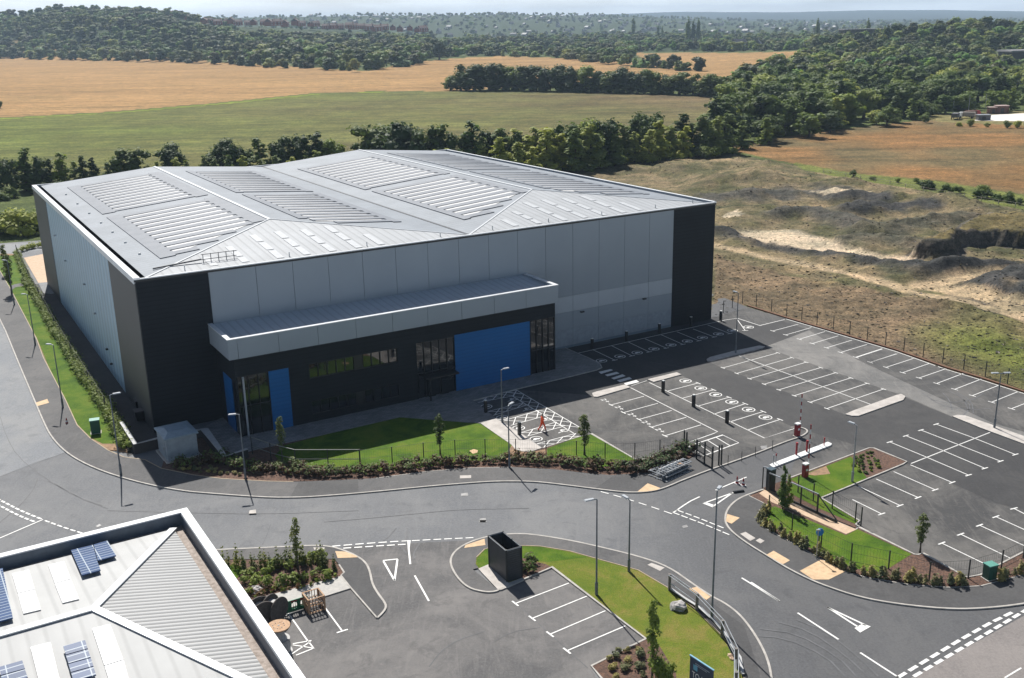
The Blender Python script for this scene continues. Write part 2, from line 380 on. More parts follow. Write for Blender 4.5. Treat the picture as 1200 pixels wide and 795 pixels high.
def height(X, Y):
    X = np.asarray(X, float); Y = np.asarray(Y, float); Z = np.zeros(X.shape)
    D = np.hypot(X, Y)
    reg = inpoly(X, Y, SPOILREG) & (Y < 420)
    if reg.any():
        x, y = X[reg], Y[reg]; z = np.zeros(x.shape)
        for ln, h, w in RIDGES:
            d = dline(x, y, ln); z = np.maximum(z, 0.72 * h * np.exp(-(d / w) ** 2) * (1 + 0.35 * wob(x, y, 0.3, 3) + 0.15 * wob(x, y, 1.3, 6)))
        for pl, h, w in PLATEAU:
            d = dline(x, y, pl, True) * np.where(inpoly(x, y, pl), 1, -1); t = np.clip(d / w + 0.5 + 0.4 * wob(x, y, 0.6, 5), 0, 1); z = np.maximum(z, h * t * t * (3 - 2 * t) + np.where(d > 0, np.minimum(d * 0.04, 0.6), 0))
        edge = dline(x, y, SPOILREG, True); k = np.clip((edge - 2) / 14, 0, 1)
        z = (z + 0.4 + 0.36 * wob(x, y, 0.35, 1) + 0.26 * wob(x, y, 1.1, 2) + 0.5 * wob(x, y, 0.09, 4)) * k
        for ln, w in TRACKS: z = z * (0.25 + 0.75 * np.clip((dline(x, y, ln) - w * .5) / 3.0, 0, 1))
        ds = dline(x, y, SANDY, True) * np.where(inpoly(x, y, SANDY), 1, -1); z = z * (0.15 + 0.85 * np.clip(0.5 - ds / 2.5, 0, 1))
        Z[reg] = np.maximum(z, 0)
    def bumpf(cx, cy, rx, ry, h):
        return h * np.exp(-((X - cx) / rx) ** 2 - ((Y - cy) / ry) ** 2)
    Z = Z + bumpf(490, 1130, 140, 190, 21) + bumpf(760, 1300, 260, 260, 14) * np.clip((D - 900) / 300, 0, 1)
    far = Y > 900
    if far.any():
        x, y = X[far], Y[far]; r = x / y; F = 0
        yb = np.interp(r, [-.6, -.5, -.42, -.29, -.21, -.14, -.05, .1, .6], [2000, 1960, 1720, 1367, 1145, 1000, 1200, 1450, 1450])
        k = np.clip((y - yb) / 380, 0, 1); k = k * k * (3 - 2 * k)
        rows = [np.interp(r, FR, row) for row in FT]
        z = rows[0].copy()
        for (ya, yc), ra, rb in zip(zip(FYS[:-1], FYS[1:]), rows[:-1], rows[1:]):
            t = np.clip((y - ya) / (yc - ya), 0, 1); t = t * t * (3 - 2 * t); z = np.where(y > ya, ra * (1 - t) + rb * t, z)
        z = z + 2.5 * wob(x, y, 0.006, 9) + np.clip((y - 3500) / 1500, 0, 1) * (5 * wob(x, y, 0.002, 10))
        Z[far] = Z[far] + np.maximum(z * k, 0)
    return Z - 0.04
def build_terrain():
    ks = np.concatenate([np.arange(3.4, 30, 0.8), np.arange(30, 460, 1.0), np.arange(460, 1500, 20.0), [1e4]])
    xs = np.concatenate([np.arange(-1400, -640, 12.0), np.arange(-640, 700, 4.0), np.arange(700, 1400, 12.0)])
    Yg = H * FL / ks; YY, AX = np.meshgrid(Yg, xs / FL, indexing='ij'); XX = AX * YY
    ZZ = height(XX, YY); n, mcol = XX.shape
    # soil and crop colours
    C = np.empty((n, mcol, 3)); C[:] = (0.10, 0.125, 0.045)
    def paint(poly, col, soft=0.0, mask=None):
        k = inpoly(XX, YY, poly)
        if soft: k = k & (True)
        C[k] = col
    D = np.hypot(XX, YY)
    C[(D > 1500)] = (0.05, 0.072, 0.032); C[D > 7000] = (0.022, 0.04, 0.03)
    w1 = wob(XX, YY, 0.02, 11); w2 = wob(XX, YY, 0.12, 12); w3 = wob(XX, YY, 0.006, 14)
    WH = (0.375, 0.225, 0.105)
    # wheat
    wheat = [g('PX', '-400,64 0,67 100,69 250,74 350,79 410,83 450,84 500,97 520,106 440,107 370,109 250,121 130,131 0,138 -400,150'),
             g('PX', '430,84 480,74 540,69 590,66.5 700,69 790,78 880,88 850,96 690,96 520,108 470,106'),
             g('PX', '740,62.5 800,62 900,64 950,67 948,74 905,86 860,92 790,84')]
    for p in wheat: paint(p, WH)
    wf = (1 + 0.10 * wob(XX * 0.25, YY, 0.045, 71) + 0.07 * wob(XX * 0.2, YY, 0.14, 72))[..., None]
    for p in wheat: kk_ = inpoly(XX, YY, p); C[kk_] = (C * wf)[kk_]
    green = g('PX', '-400,152 0,139 130,132 250,122 370,110 440,108 520,107 700,109 866,114 900,122 880,150 700,200 400,215 100,215 -400,225')
    k = inpoly(XX, YY, green)
    t = np.clip((w1 + 0.4 * w2) * 0.5 + 0.5, 0, 1)[..., None]
    lft = np.clip(1 - (XX + 330) / 420, 0, 1)[..., None]
    gcol = np.array((0.215, 0.150, 0.090)) * (1 - t) + np.array((0.19, 0.175, 0.072)) * t
    gcol = gcol * (1 - lft * 0.75) + np.array((0.17, 0.25, 0.035)) * lft * 0.75
    C[k] = (gcol * (0.74 + 0.09 * w2 + 0.08 * wob(XX * 0.3, YY, 0.2, 73))[..., None])[k]
    for p in wheat[:1]:
        e = dline(XX, YY, [G(0, 138.5), G(130, 131.5), G(250, 121.5), G(370, 109.5), G(440, 107.5)]); C[(e < 9) & k] = (0.22, 0.27, 0.035)
    # pale grass pasture strip in the far middle
    # brown field on the right
    brown = g('PX', '838,172 980,152 1100,139 1200,143 1600,160 1600,330 1200,228 1100,213 1000,204 900,186')
    k = inpoly(XX, YY, brown); tt = np.clip(w2 * 0.6 + 0.6 * wob(XX, YY, 0.05, 22) + 0.5, 0, 1)[..., None]
    bc = np.array((0.275, 0.15, 0.068)) * tt + np.array((0.165, 0.125, 0.068)) * (1 - tt); C[k] = bc[k]
    # rough ground with spoil heaps
    k = inpoly(XX, YY, SPOILREG); tt = np.clip(0.5 + 0.5 * wob(XX, YY, 0.16, 31) + 0.5 * wob(XX, YY, 0.7, 33), 0, 1)[..., None]
    rc = np.array((0.235, 0.18, 0.118)) * tt + np.array((0.115, 0.108, 0.06)) * (1 - tt); C[k] = rc[k]
    nz = 0.5 * wob(XX, YY, 0.5, 41)
    for i, (ln, h, w) in enumerate(RIDGES):
        if i in (6, 8, 11): continue
        d = dline(XX, YY, ln); s = np.clip(1.5 - d / w + nz * 0.8, 0, 1)[..., None] * np.array((1.0 if i not in (4, 5) else 0.65,))
        shale = np.array((0.06, 0.059, 0.063)) if i in (0, 2, 3, 9, 10) else np.array((0.10, 0.092, 0.085))
        kk = k[..., None] * s; C[:] = C * (1 - kk) + shale * kk
    green2 = np.clip(wob(XX, YY, 0.13, 51) * 1.6 - 0.5, 0, 1)[..., None]
    bank = inpoly(XX, YY, g('PX', '838,300 930,325 1060,350 1200,378 1400,420 1400,540 1200,462 1050,412 921,372 876,356 838,372'))
    gb = np.clip(wob(XX, YY, 0.12, 61) * 1.5 - 0.35 + np.clip((XX - 40) / 12, 0, 1) * 0.75, 0, 1)[..., None]
    bc = np.array((0.20, 0.145, 0.10)) * (1 - gb) + np.array((0.13, 0.16, 0.035)) * gb; C[bank] = bc[bank]
    for pl, h, w in PLATEAU:
        d = dline(XX, YY, pl, True) * np.where(inpoly(XX, YY, pl), 1, -1); q = (d > 0.9); C[q] = (0.165, 0.13, 0.065); q = (d > -1.6) & (d <= 0.9); C[q] = (0.12, 0.105, 0.095)
    track = TRACKS
    for ln, w in track:
        d = dline(XX, YY, ln); s = np.clip((w - d + 1.2 * nz) / 1.0, 0, 1)[..., None]; C[:] = C * (1 - s) + np.array((0.44, 0.33, 0.23)) * s
    sandy = SANDY
    d = dline(XX, YY, sandy, True) * np.where(inpoly(XX, YY, sandy), 1, -1); s = np.clip(0.5 + d / 1.5 + nz, 0, 1)[..., None]; C[:] = C * (1 - s) + np.array((0.58, 0.46, 0.36)) * s
    for s_ in ('125,290 190,272 215,285 180,298', '440,216 500,211 560,212 620,208 660,214 600,222 500,224'):
        C[inpoly(XX, YY, P3(s_))] = (0.46, 0.38, 0.30)
    strip = g('PX', '930,190 1000,203 1100,212 1200,229 1500,270 1500,310 1200,247 1100,226 1000,212 940,200')
    C[inpoly(XX, YY, strip)] = (0.15, 0.17, 0.05)
    # green verge in front of the tree belt, and yard of the far depot
    C[inpoly(XX, YY, g('PX', '1080,135 1200,130 1500,130 1500,150 1200,147 1100,143'))] = (0.22, 0.19, 0.09)
    me = bpy.data.meshes.new('ground')
    V = np.stack([XX, YY, ZZ], -1).reshape(-1, 3)
    i = np.arange(n - 1)[:, None] * mcol + np.arange(mcol - 1)[None, :]
    F = np.stack([i + mcol, i + mcol + 1, i + 1, i], -1).reshape(-1, 4)
    me.vertices.add(len(V)); me.vertices.foreach_set('co', V.ravel())
    me.loops.add(F.size); me.loops.foreach_set('vertex_index', F.ravel().astype(np.int32))
    me.polygons.add(len(F)); me.polygons.foreach_set('loop_start', np.arange(0, F.size, 4, dtype=np.int32)); me.polygons.foreach_set('loop_total', np.full(len(F), 4, np.int32))
    me.update(calc_edges=True); me.validate()
    ca = me.color_attributes.new('soil', 'FLOAT_COLOR', 'POINT'); ca.data.foreach_set('color', np.concatenate([C.reshape(-1, 3), np.ones((len(V), 1))], 1).ravel())
    me.polygons.foreach_set('use_smooth', [True] * len(me.polygons))
    m, nt, b = nodes_of('open ground'); at = nt.nodes.new('ShaderNodeAttribute'); at.attribute_name = 'soil'
    v = pos(nt, 'World')
    f1 = ramp(nt, noise(nt, v, 0.9, 8, 0.75, 0.3), [(0.30, (0.38, 0.40, 0.40)), (0.5, (0.95, 0.95, 0.95)), (0.70, (1.6, 1.55, 1.45))])
    f2 = ramp(nt, noise(nt, v, 0.03, 6, 0.7, 1.0), [(0.3, (0.80, 0.82, 0.8)), (0.7, (1.14, 1.12, 1.1))])
    f3 = ramp(nt, noise(nt, mapping(nt, v, (0.01, 0.14, 1), R(8)), 1.0, 5, 0.6, 0.5), [(0.35, (0.70, 0.76, 0.76)), (0.6, (1.08, 1.08, 1.08))])
    col = mixc(nt, 1.0, at.outputs['Color'], f1, 'MULTIPLY'); col = mixc(nt, 1.0, col, f2, 'MULTIPLY'); col = mixc(nt, 1.0, col, f3, 'MULTIPLY')
    f5 = ramp(nt, noise(nt, v, 3.2, 5, 0.8), [(0.36, (0.55, 0.55, 0.52)), (0.5, (1.0, 1.0, 1.0)), (0.64, (1.5, 1.45, 1.35))]); col = mixc(nt, 1.0, col, f5, 'MULTIPLY')
    f4 = ramp(nt, noise(nt, v, 0.16, 5, 0.75), [(0.34, (0.66, 0.70, 0.68)), (0.66, (1.30, 1.25, 1.15))]); col = mixc(nt, 1.0, col, f4, 'MULTIPLY')
    nt.links.new(col, b.inputs['Base Color']); b.inputs['Roughness'].default_value = 0.95; b.inputs['Specular IOR Level'].default_value = 0.1
    bump(nt, noise(nt, v, 1.3, 8, 0.75), b, 0.35, 0.7)
    me.materials.append(m)
    o = bpy.data.objects.new('ground', me); COL.objects.link(o); tag(o, kind='structure')
build_terrain()
def gz(x, y): return float(height(np.array([x]), np.array([y]))[0])

# ------------------------------------------------------------------ roads, pavements, lawns
Z1, Z2, Z3_ = 0.006, 0.012, 0.018
sheet('road', g('PX', '-500,300 -60,290 20,284 60,281 300,281 700,330 838,345 876,360 921,373.5 969,387.5 1050,411.7 1109,432.8 1150,445 1200,461 1600,590 1700,1150 -700,1150'), 0.0, ROAD)
sheet('road_pale_lane', g('PX', '-500,290 0,287 60,283 60,292 10,298 -60,330 0,372 28,440 42,473 60,513 77,530 0,559 -500,700'), Z1, ROADL)
BK = '838,372 876,360 921,373.5 969,387.5 1050,411.7 1109,432.8 1150,445 1200,461 1400,525 1400,640 1200,648 1165,665.5 1133,677 1081,649 1071,650 1007,618 962,585 1060,541 1018,527 924,562 '
sheet('car_park', g('PX', BK + '941,513 880,535 835,550 817,533 797,526 748,541 693,509.5 644,526 607,530 560,478 600,456 690,440 700,425 655,405 740,385'), Z1, LOT)
sheet('car_park_dark_lane', g('PX', '655,405 838,371 864,373 890,381.5 915,376 948,387 897,406.5 827,423 847,431.5 990,486 1004,488.5 1061,466.5 1116,489 1200,521 1400,590 1400,640 1170,591 1067.5,545.5 1018,526 930,501 798,440 740,452.5 694,463.5 605,457 702,433'), Z2, LOTD)
sheet('car_park_dusty_aisle', g('PX', '948,387.5 897,406.5 915,414 1036,456.5 1056,463 1116,488.5 1161,497 1200,512 1400,580 1400,560 1165,497 1003,421'), Z2 + 0.003, LOTL)
sheet('service_path', g('PX', '34,333 60,333 200,500 186,515 150,536 118,470 63,388'), Z1, LOTD)  # darkest tarmac used here, putting the side wall's shadow into the colour
if False: sheet('lower_road', g('PX', '880,640 933,672 968,688 1053,710 1107,716 1200,711 1500,640 1500,700 1200,722 1067,795 1000,850 905,850 903,790 886,745 855,710 800,680 830,650'), Z1, LOTD if False else asphalt('darker worn tarmac', (0.090, 0.091, 0.094), (0.16, 0.157, 0.15), 0.5))
sheet('old_road', g('PX', '1200,722 1067,795 1000,845 1000,1000 1600,1000 1600,600'), Z2, OLDR)
sheet('yard', g('PX', '400,640.5 560,633 527,661 549,690 584,693 647,666 711,715 757,750 693,782 706,810 706,1100 -200,1100 100,800 340,720 398,676 441,726 452,712 436,685 428,660'), Z1, YARD)
KH = 0.11
def pavement(name, pts, mat=FOOT, z=0.1):
    return tag(MB().slab([(p.x, p.y) for p in pts], -0.02, z).build(name, mat), kind='structure')
K1 = px('PX', '-60,100 0,372') [1:] + px('B', '85,0 185,235 225,330 265,410 340,490 450,555 600,612 780,660 950,690') + px('PX', '240,578.7 311.7,584 348.5,584 380,582.2 440,577.2 500.8,570.9 551,566.8 580,564.9 620,564.9 648,567.4 716,576.2 738.5,578.2 757,577.4 770,575.4 784,570.6 800,563.5 834.5,550.5')
K1 = [(-60, 270)] + K1
back1 = px('PX', '-60,236 0,318') + px('A', '60,360 190,610') + px('B', '225,0 340,220 400,350 470,420 560,480 640,515') + px('PX', '170,540 189,550 226.5,557.7 260,562 311.7,565 344,565.7 380,564.7 440,561.7 501,553.6 551,549.6 600,548.6 648,551 690,556 716,558 761,555 800,543 818,534')
k1g = smoothline([G(*p) for p in K1]); b1g = [G(*p) for p in back1]
pavement('footway', k1g + b1g[::-1])
def kerb(name, pts, w=0.16, z=KH, mat=KERB):
    return tag(MB().ribbon(pts, w, -0.01, z).build(name, mat), kind='structure')
kerb('kerb', k1g)
kerb('kerb_edging', b1g[1:16], 0.10, 0.11, M('buff edging', (0.42, 0.33, 0.22), rough=0.85))
kerb('kerb_edging', b1g[17:21], 0.08)
K2 = smoothline(g('PX', '834.5,550.5 880.8,534.3 921,518.2 939,512.5 947,507 944,503.5 936,501.5 927,502'))
kerb('kerb', K2)
sheet('footway_patch', g('PX', '340,584.2 420,579 420,562.8 350,565.8'), 0.104, FOOTD)
sheet('footway_patch', g('PX', '697,574 738,578.2 757,577.4 784,570.6 834,551 818,534.5 800,543.5 761,555.8 720,558'), 0.105, FOOTD)
# planting soil, lawns and paving on the warehouse side
pavement('planting_bed', g('PX', '189,550 226.5,557.7 260,562 311.7,565 380,564.5 440,561.5 501,553.4 551,549.4 620,548.4 648,550.8 716,557.8 761,555.6 818,533.6 797.5,526.5 748,541 693.2,509.5 636,526.5 623,530.5 607,529.7 599.5,522.6 563,497.3 468.6,490 380,510.5 298.7,528.5 265.6,537 240,506 200,516'), SOIL, 0.07)
sheet('lawn', g('PX', '333.4,522.8 380,510.6 468.6,490.2 563,497.5 600,523 597.4,537.5 560,541 500,548 440,554 385,556 335,548 322,535'), 0.085, GRASS)
sheet('lawn', g('PX', '641,526.6 678.5,513 693.2,510 747.5,541 718,547.5 690,549 641,535'), 0.085, GRASS)
sheet('bare_soil', g('PX', '599.5,523 607,530 597,540 590,540'), 0.09, SOIL2)
sheet('bare_soil', g('PX', '609,530 623,531.5 641,527 641,532 620,537 604,536'), 0.09, SOIL2)
pavement('planting_bed', g('PX', '747.5,541 797,527 815,534 790,546 720,548'), SOIL, 0.082)
kerb('kerb', g('PX', '636,526 678.5,512.9 693.2,509.4 747.5,541 797.3,526.4 800,521.5'), 0.14)
kerb('kerb', g('PX', '800,521.5 806,526'), 0.14)
pavement('paving', g('PX', '227.6,507.4 240,505.3 265.6,536.4 298.7,528.3 380,510.3 468.6,489.8 563.2,497.2 599.4,522.4 604,528 612,530.4 623,530.3 635.5,526 614,510.6 580,490 554.6,470.2 604.6,457 670.6,441.5 699,434.5 705.3,431.5 703,427 690.3,420.5 662,408.4 640,400 300,470'), PAVE, 0.1)
sheet('concrete_path', g('PX', '563.2,497.2 581,491.5 614,511.5 634.5,526 623,530.1 612,530.2 604,527.8 599.4,522.4'), 0.106, CONC)
kerb('kerb', g('PX', '554.6,470.2 604.6,457 670.6,441.5 699,434.5 705.3,431.5 703,427 690.3,420.5 662,408.4'), 0.12, 0.105)
# left verge
pavement('verge', g('PX', '-60,225 0,298 22,298 34,332 63,387 84,420 118,470 140,510 150,531 127,528 106.5,514.6 90.6,499 77,469.5 60,439 43,397.5 13.6,341 0,317.5 -60,235'), SOIL2, 0.085)
sheet('lawn', g('PX', '-60,225 0,300 18,300 32,331.5 17,334 11,337 0,317.5'), 0.092, GRASS)
sheet('lawn', g('PX', '13.6,341 17,337.5 33,335 61,388 81,421 113,470 133,505 141,521 120,521 106.5,514 91,498.5 77.5,469.5 60.5,439 43.5,397.5'), 0.092, GRASS)
sheet('verge_path', g('PX', '11,337 17,334 33,331 35,334.5 18,337.5 13.6,341'), 0.096, FOOT)
sheet('gravel_yard', g('PX', '28,302.5 54,297.5 64,296 80,330 57,331 45,332'), 0.05, SAND)
sheet('service_apron', g('PX', '45,332 57,330.5 80,330 90,340 60,345 51,344'), 0.04, ROADL)
# concrete islands in the car park
def island(name, s, mat=CONC, z=0.12, w='PX'):
    return tag(MB().slab([(p.x, p.y) for p in g(w, s)], -0.01, z).build(name, mat), kind='structure')
island('parking_island', '694.3,463.5 694,461.8 699,460 732.6,451.8 738.6,455 700,466.2 696,466')
island('parking_island', '758.8,445.7 793,437.4 798.6,440 766,448.7')
island('parking_island', '828,422 832,419.5 860,412.3 890,406 896.5,407 893,409 834,424.2 829,424')
island('parking_island', '990.4,486.6 1000,482.3 1050,464.3 1056,462.8 1061,465.6 1058.5,469.8 1006,488.5 998,488.5')
island('parking_island', '1115.7,489 1122,487.5 1131,488.2 1161,498.5 1200,512.5 1290,545 1290,556 1200,521.5 1150,503')
island('barrier_island', '901.5,546.3 905,544.5 970,519.3 974.5,521.2 974,523.2 906,549.3', WHITE, 0.14)
# right-hand gate island
K3 = smoothline(g('PX', '895,574.5 884,578 868,584 858,591 851.2,600 849.4,610.2 852.3,618 860.5,626.8 878,639.4 898.7,652 919,665 946,679 968,688 1008,701.3 1053.3,709.3 1106.7,714.7 1146.7,714.7 1200,709.3 1300,690 1400,665'))
B3 = g('PX', '895,574.5 877.8,582.2 899,592.8 889.3,599.8 887.5,607.8 894.6,619.2 933.3,640.3 963.2,657 986.7,670.7 1018.7,678.7 1066.7,686.7 1114.7,689.9 1149.3,688 1200,674.7 1300,640 1400,610')
pavement('footway', K3 + B3[::-1], FOOTD); kerb('kerb', K3)
kerb('kerb_edging', B3[1:], 0.09, 0.11)
lowk = g('PX', '1003,621.5 1007.1,619.2 1071.6,650.9 1076,651.2 1081.5,649.7 1132.8,677.8 1148.9,674.8 1165,665.8 1200,647.6 1400,560')
pavement('planting_bed', B3[1:] + lowk[::-1] + g('PX', '991.3,627.1 894,576'), SOIL, 0.07)
kerb('kerb', lowk, 0.14)
sheet('bare_soil', g('PX', '1018,680 1064.4,651.5 1076,652 1081.5,650.5 1138,680 1100,688.7 1060,684'), 0.078, SOIL)
sheet('lawn', g('PX', '901,597 908,594.5 991.3,628.5 1004.9,621.5 1068.2,650.6 1036,670.5 1024,672.5 986,663 962,650 934,634.5 905,618 898,609'), 0.085, GRASS)
pavement('sand_strip', g('PX', '889.5,579.3 896,575 930,592 980,612 1003.7,621.8 991.3,627.2 940,604 905,590'), SAND, 0.09)
kerb('kerb', g('PX', '924.5,561.5 1018.4,526 1024,526.2 1062.6,542 1058,545 961.9,584.6'), 0.14)
kerb('kerb', g('PX', '961.9,584.6 1007.1,611.3 1002.6,615.8 1007,618.5'), 0.14)
pavement('planting_bed', g('PX', '924.5,561.5 1018.4,526.2 1024,526.4 1062,542.2 1058,544.6 961.9,584.2 1006.6,611.3 1002.3,616 1004,620 940,594 900,577 893,573'), SOIL, 0.07)
sheet('lawn', g('PX', '926,562.5 969,547 997,536 1016,561.3 961.9,583.5'), 0.085, GRASS)
sheet('lawn', g('PX', '918,575 930,567 961.5,585 1005,611.5 1002,615 960,597'), 0.086, GRASS)
sheet('bare_soil', g('PX', '944,557 968,547.5 973,556.5 955,558.5'), 0.092, SOIL2)
# lower middle island
K4 = smoothline(g('PX', '584,693 578,694.8 567.8,695 549,690.5 535.2,677.5 527,661.2 530.5,649.6 542.2,640.3 558.5,633.3 579.4,628.2 609.7,626.3 633,628.6 667.9,634.4 700,641.4 748,653 783.3,665.1 814.1,687.2 834,700.4 851.5,709.2 869.2,723.5 886.8,747.7 900,774.1 905,800 908,850 905,1000'))
back4 = g('PX', '871,1000 871.5,850 871.4,795 864.8,769.7 847,747.7 814,714.7 783.3,690.4 748,669.5 704,657.4 667.9,647.2 633,641.4 600.3,640.3 580,641 567.8,645 558.5,654.2 557.3,662.4 561,667 554,668.5 584,693')
pavement('footway', K4 + back4, FOOT); kerb('kerb', K4)
kerb('kerb_edging', back4[1:15], 0.08, 0.11, MATS['buff edging'])
kerb('kerb', g('PX', '584,692.6 646.9,665.9 710.6,714.7 756.9,749.9 693,781.8 704,795 760,860'), 0.14)
sheet('footway_patch', g('PX', '787,686 797,681 872,735 890,790 890,850 872,850 870,795 847,747 815,714 787,692'), 0.105, FOOTD)
pavement('verge', g('PX', '561,667 557.5,662 558.5,654.5 567.8,645.3 580,641.3 600.3,640.6 633,641.8 667.9,647.6 704,657.8 748,670 783.3,691 814,715 847,748 864.8,770 871.2,795 871.2,850 871,1000 780,1000 760,860 704,795 693,781.8 756.9,749.9 710.6,714.7 646.9,665.9 600,685'), GRASSD, 0.08)
sheet('lawn', g('PX', '561,666 558,662 559,655 568,645.8 580,642 600.3,641 633,642.4 667.9,648.3 690,654 640,660 606,655 578,666'), 0.086, GRASS)
sheet('bare_soil', g('PX', '611,655 640,662.5 646.5,665.9 613,680 606,676'), 0.088, SOIL)
sheet('bare_soil', g('PX', '756.5,750.3 693.5,782 704.5,795 760,860 800,860 792,790 772,757'), 0.088, SOIL)
island('concrete_pad', '560.5,668 572,663 596,684.5 612,678.5 614,681 588,692.5 584,693', CONC, 0.108)
# lower left island and bed
K5 = smoothline(g('PX', '100,655 252.9,645.4 317.3,642.8 350,641 374,640.4 389,642 399.6,645 416.2,651.5 428.3,659.8 433.6,670.4 436.2,685.5 443.4,697.6 451.7,708.2 452.5,714.2 447,721 441.9,725.5'), 2)
bk5 = g('PX', '441.9,725.5 411,690 399.6,675.7 403.4,672.2 397.4,662.9 392,656.5 255.5,657 100,668')
pavement('footway', K5 + bk5, FOOTD); kerb('kerb', K5); kerb('kerb', bk5[:5], 0.12)
sheet('footway_patch', g('PX', '100,656 252.9,646.2 317.3,643.8 374,641.6 392,656 255.5,656.6 100,667'), 0.105, FOOT)
pavement('planting_bed', g('PX', '100,668 255.5,657.2 392,656.8 403,672.5 399,676 294,704.7 240,740 100,760'), SOIL, 0.07)
sheet('lawn', g('PX', '255,664 280,664 288,668 274,683 262,690'), 0.08, GRASS)
pavement('paving', g('PX', '294,704.7 399.8,676.4 411.4,690.5 376.6,701.5 300,727 286,716'), M('pale block paving', (0.44, 0.42, 0.385), (0.36, 0.345, 0.32), 0.8, scale=3), 0.1)
# tactile paving and covers
tac = ['F']
for s in ('185,235 245,215 255,235 195,252',): sheet('tactile_paving', g('B', s), 0.114, TACT)
for w, s in (('AE', '85,248 165,252 240,280 262,296 105,302'), ('PX', '747,577.6 759,567.8 774,573.5 770,575.6 757,577.4'), ('U', '68,362 152,388 98,428 60,412'),
             ('U', '330,635 378,608 486,672 440,698'), ('U', '552,742 695,666 862,742 745,800 640,800'), ('Q', '670,325 710,315 785,368 762,385'), ('P', '325,130 420,98 425,130 318,145')):
    sheet('tactile_paving', g(w, s), 0.114, TACT)
for w, s in (('I', '790,490 855,488 855,505 790,507'), ('H', '612,645 645,640 648,660 608,662'), ('U', '155,495 190,482 258,524 222,543'), ('Q', '448,198 470,188 540,213 515,230'),
             ('V', '535,25 640,25 635,50 545,48'), ('U', '258,540 285,525 318,542 290,560')):
    sheet('inspection_cover', g(w, s), 0.116, CONC)
for w, s in (('I', '905,735 940,733 945,757 905,758'), ('I', '795,590 835,585 838,602 797,605'), ('AD', '150,612 195,598 212,620 165,632'), ('K', '650,215 690,210 692,228 658,232'), ('AE', '0,0 1,0 1,1 0,1'), ('P', '395,0 430,0 425,10 392,10'), ('AC', '1115,565 1160,540 1185,560 1130,580')):
    sheet('manhole_cover', g(w, s), Z3_ + 0.004, M('worn iron cover', (0.25, 0.245, 0.24), (0.16, 0.158, 0.155), 0.6, 0.2))
sheet('manhole_cover', g('I', '845,345 870,335 895,342 890,357 865,362'), 0.096, M('buff cover', (0.6, 0.4, 0.22), rough=0.8))

# ------------------------------------------------------------------ painted markings
mk = MB()
ZM = 0.026
def line(a, b, w=0.11):
    mk.ribbon([a, b], w, ZM)
def tline(w_, s, cap=0.42, both=False):
    a, b = g(w_, s)
    line(a, b); d = (b - a).normalized(); n = Vector((-d.y, d.x, 0))
    mk.ribbon([b - n * cap, b + n * cap], 0.14, ZM + 0.002)
    if both: mk.ribbon([a - n * cap, a + n * cap], 0.14, ZM + 0.002)
def pline(w_, s, w=0.11):
    p = g(w_, s); mk.ribbon(p, w, ZM)
def dashes(w_, s, n, duty=0.65, w=0.14):
    p = smoothline(g(w_, s), 1); L = [0]
    for i in range(len(p) - 1): L.append(L[-1] + (p[i + 1] - p[i]).length)
    def at(t):
        for i in range(len(p) - 1):
            if t <= L[i + 1] + 1e-6: return p[i].lerp(p[i + 1], (t - L[i]) / (L[i + 1] - L[i]))
        return p[-1]
    st = L[-1] / n
    for i in range(n): mk.ribbon([at(i * st), at(min(i * st + st * duty, L[-1]))], w, ZM)
for s in ('275,350 400,410', '380,325 500,385', '480,305 600,362', '575,285 700,340', '670,262 797,318', '762,245 890,297', '855,228 980,275', '940,205 1070,255'): tline('E', s)
tline('F', '165,168 215,237'); pline('PX', '675.2,414.8 849.3,375.5 864,373.3'); pline('PX', '864.2,373.4 890.4,381.9 919.6,374.8', 0.13)
for s in ('754.7,464.8 716,475', '771,473 730.6,484', '787,481.5 748.7,492', '804,489.5 763.4,501', '821.4,498.3 779.1,511.2'): tline('PX', s)
pline('PX', '732,452.6 740,455.3 841,506.4 836,508.6 799.5,521.4'); pline('PX', '740,452.5 758,446.5', 0.08)
pline('PX', '760.8,448.7 895.9,513.8 931,502.6')
for s in ('781.9,458.8 818.1,449.3', '799,467.3 836.2,457.2', '816.7,476.7 854.4,466', '836,486 873.3,473.5', '855.5,494.8 894.4,482.7', '875.7,504.5 914,492'): tline('PX', s)
pline('F', '180,385 945,667')
for s in ('405,367 85,455', '487,395 165,487', '570,422 240,518', '655,453 325,550', '742,483 410,583', '830,513 500,617', '925,545 593,655', '1020,578 690,692'): tline('F', s, 0.35, True)
for s in ('525,200 375,240', '600,220 450,263', '680,243 530,288', '757,268 605,313', '837,293 688,338', '925,318 770,365', '1010,343 857,393', '1093,373 943,422'): tline('F', s)
for s in ('170,345 15,395', '255,373 98,423', '350,400 190,452', '440,430 287,483', '540,460 382,514', '640,487 485,546', '745,520 590,580', '845,557 693,617', '960,593 805,655', '1075,633 920,693'): tline('G', s)
pline('PX', '921,374.2 969,388.2 1050,412.4 1109,433.5 1150,445.7 1200,461.7 1300,494', 0.14)
pline('AA', '315,488 928,246')
for s in ('435,438 150,320', '565,388 275,272', '685,342 392,228', '810,292 510,182'): tline('AA', s)
for s in ('435,438 762,578', '565,388 888,525', '685,342 1010,470', '810,292 1125,418', '310,498 635,635', '180,550 503,692', '45,608 370,752'): tline('AA', s)
for s in ('28,150 272,263', '-5,228 165,312'): tline('M', s)
for s in ('770,605 515,482', '925,575 625,430', '1035,515 735,378', '1110,455 830,328', '1180,405 935,280'): tline('M', s)
for s in ('845,317 575,420', '935,383 660,495'): tline('P', s)
tline('PX', '709.5,716.2 644.6,743.8'); tline('PX', '732.7,734 664.4,763.2')
tline('O', '535,460 625,582'); pline('O', '365,480 470,630')
pline('R5' if False else 'O', '400,640 485,625'); pline('O', '415,692 495,660 470,628')
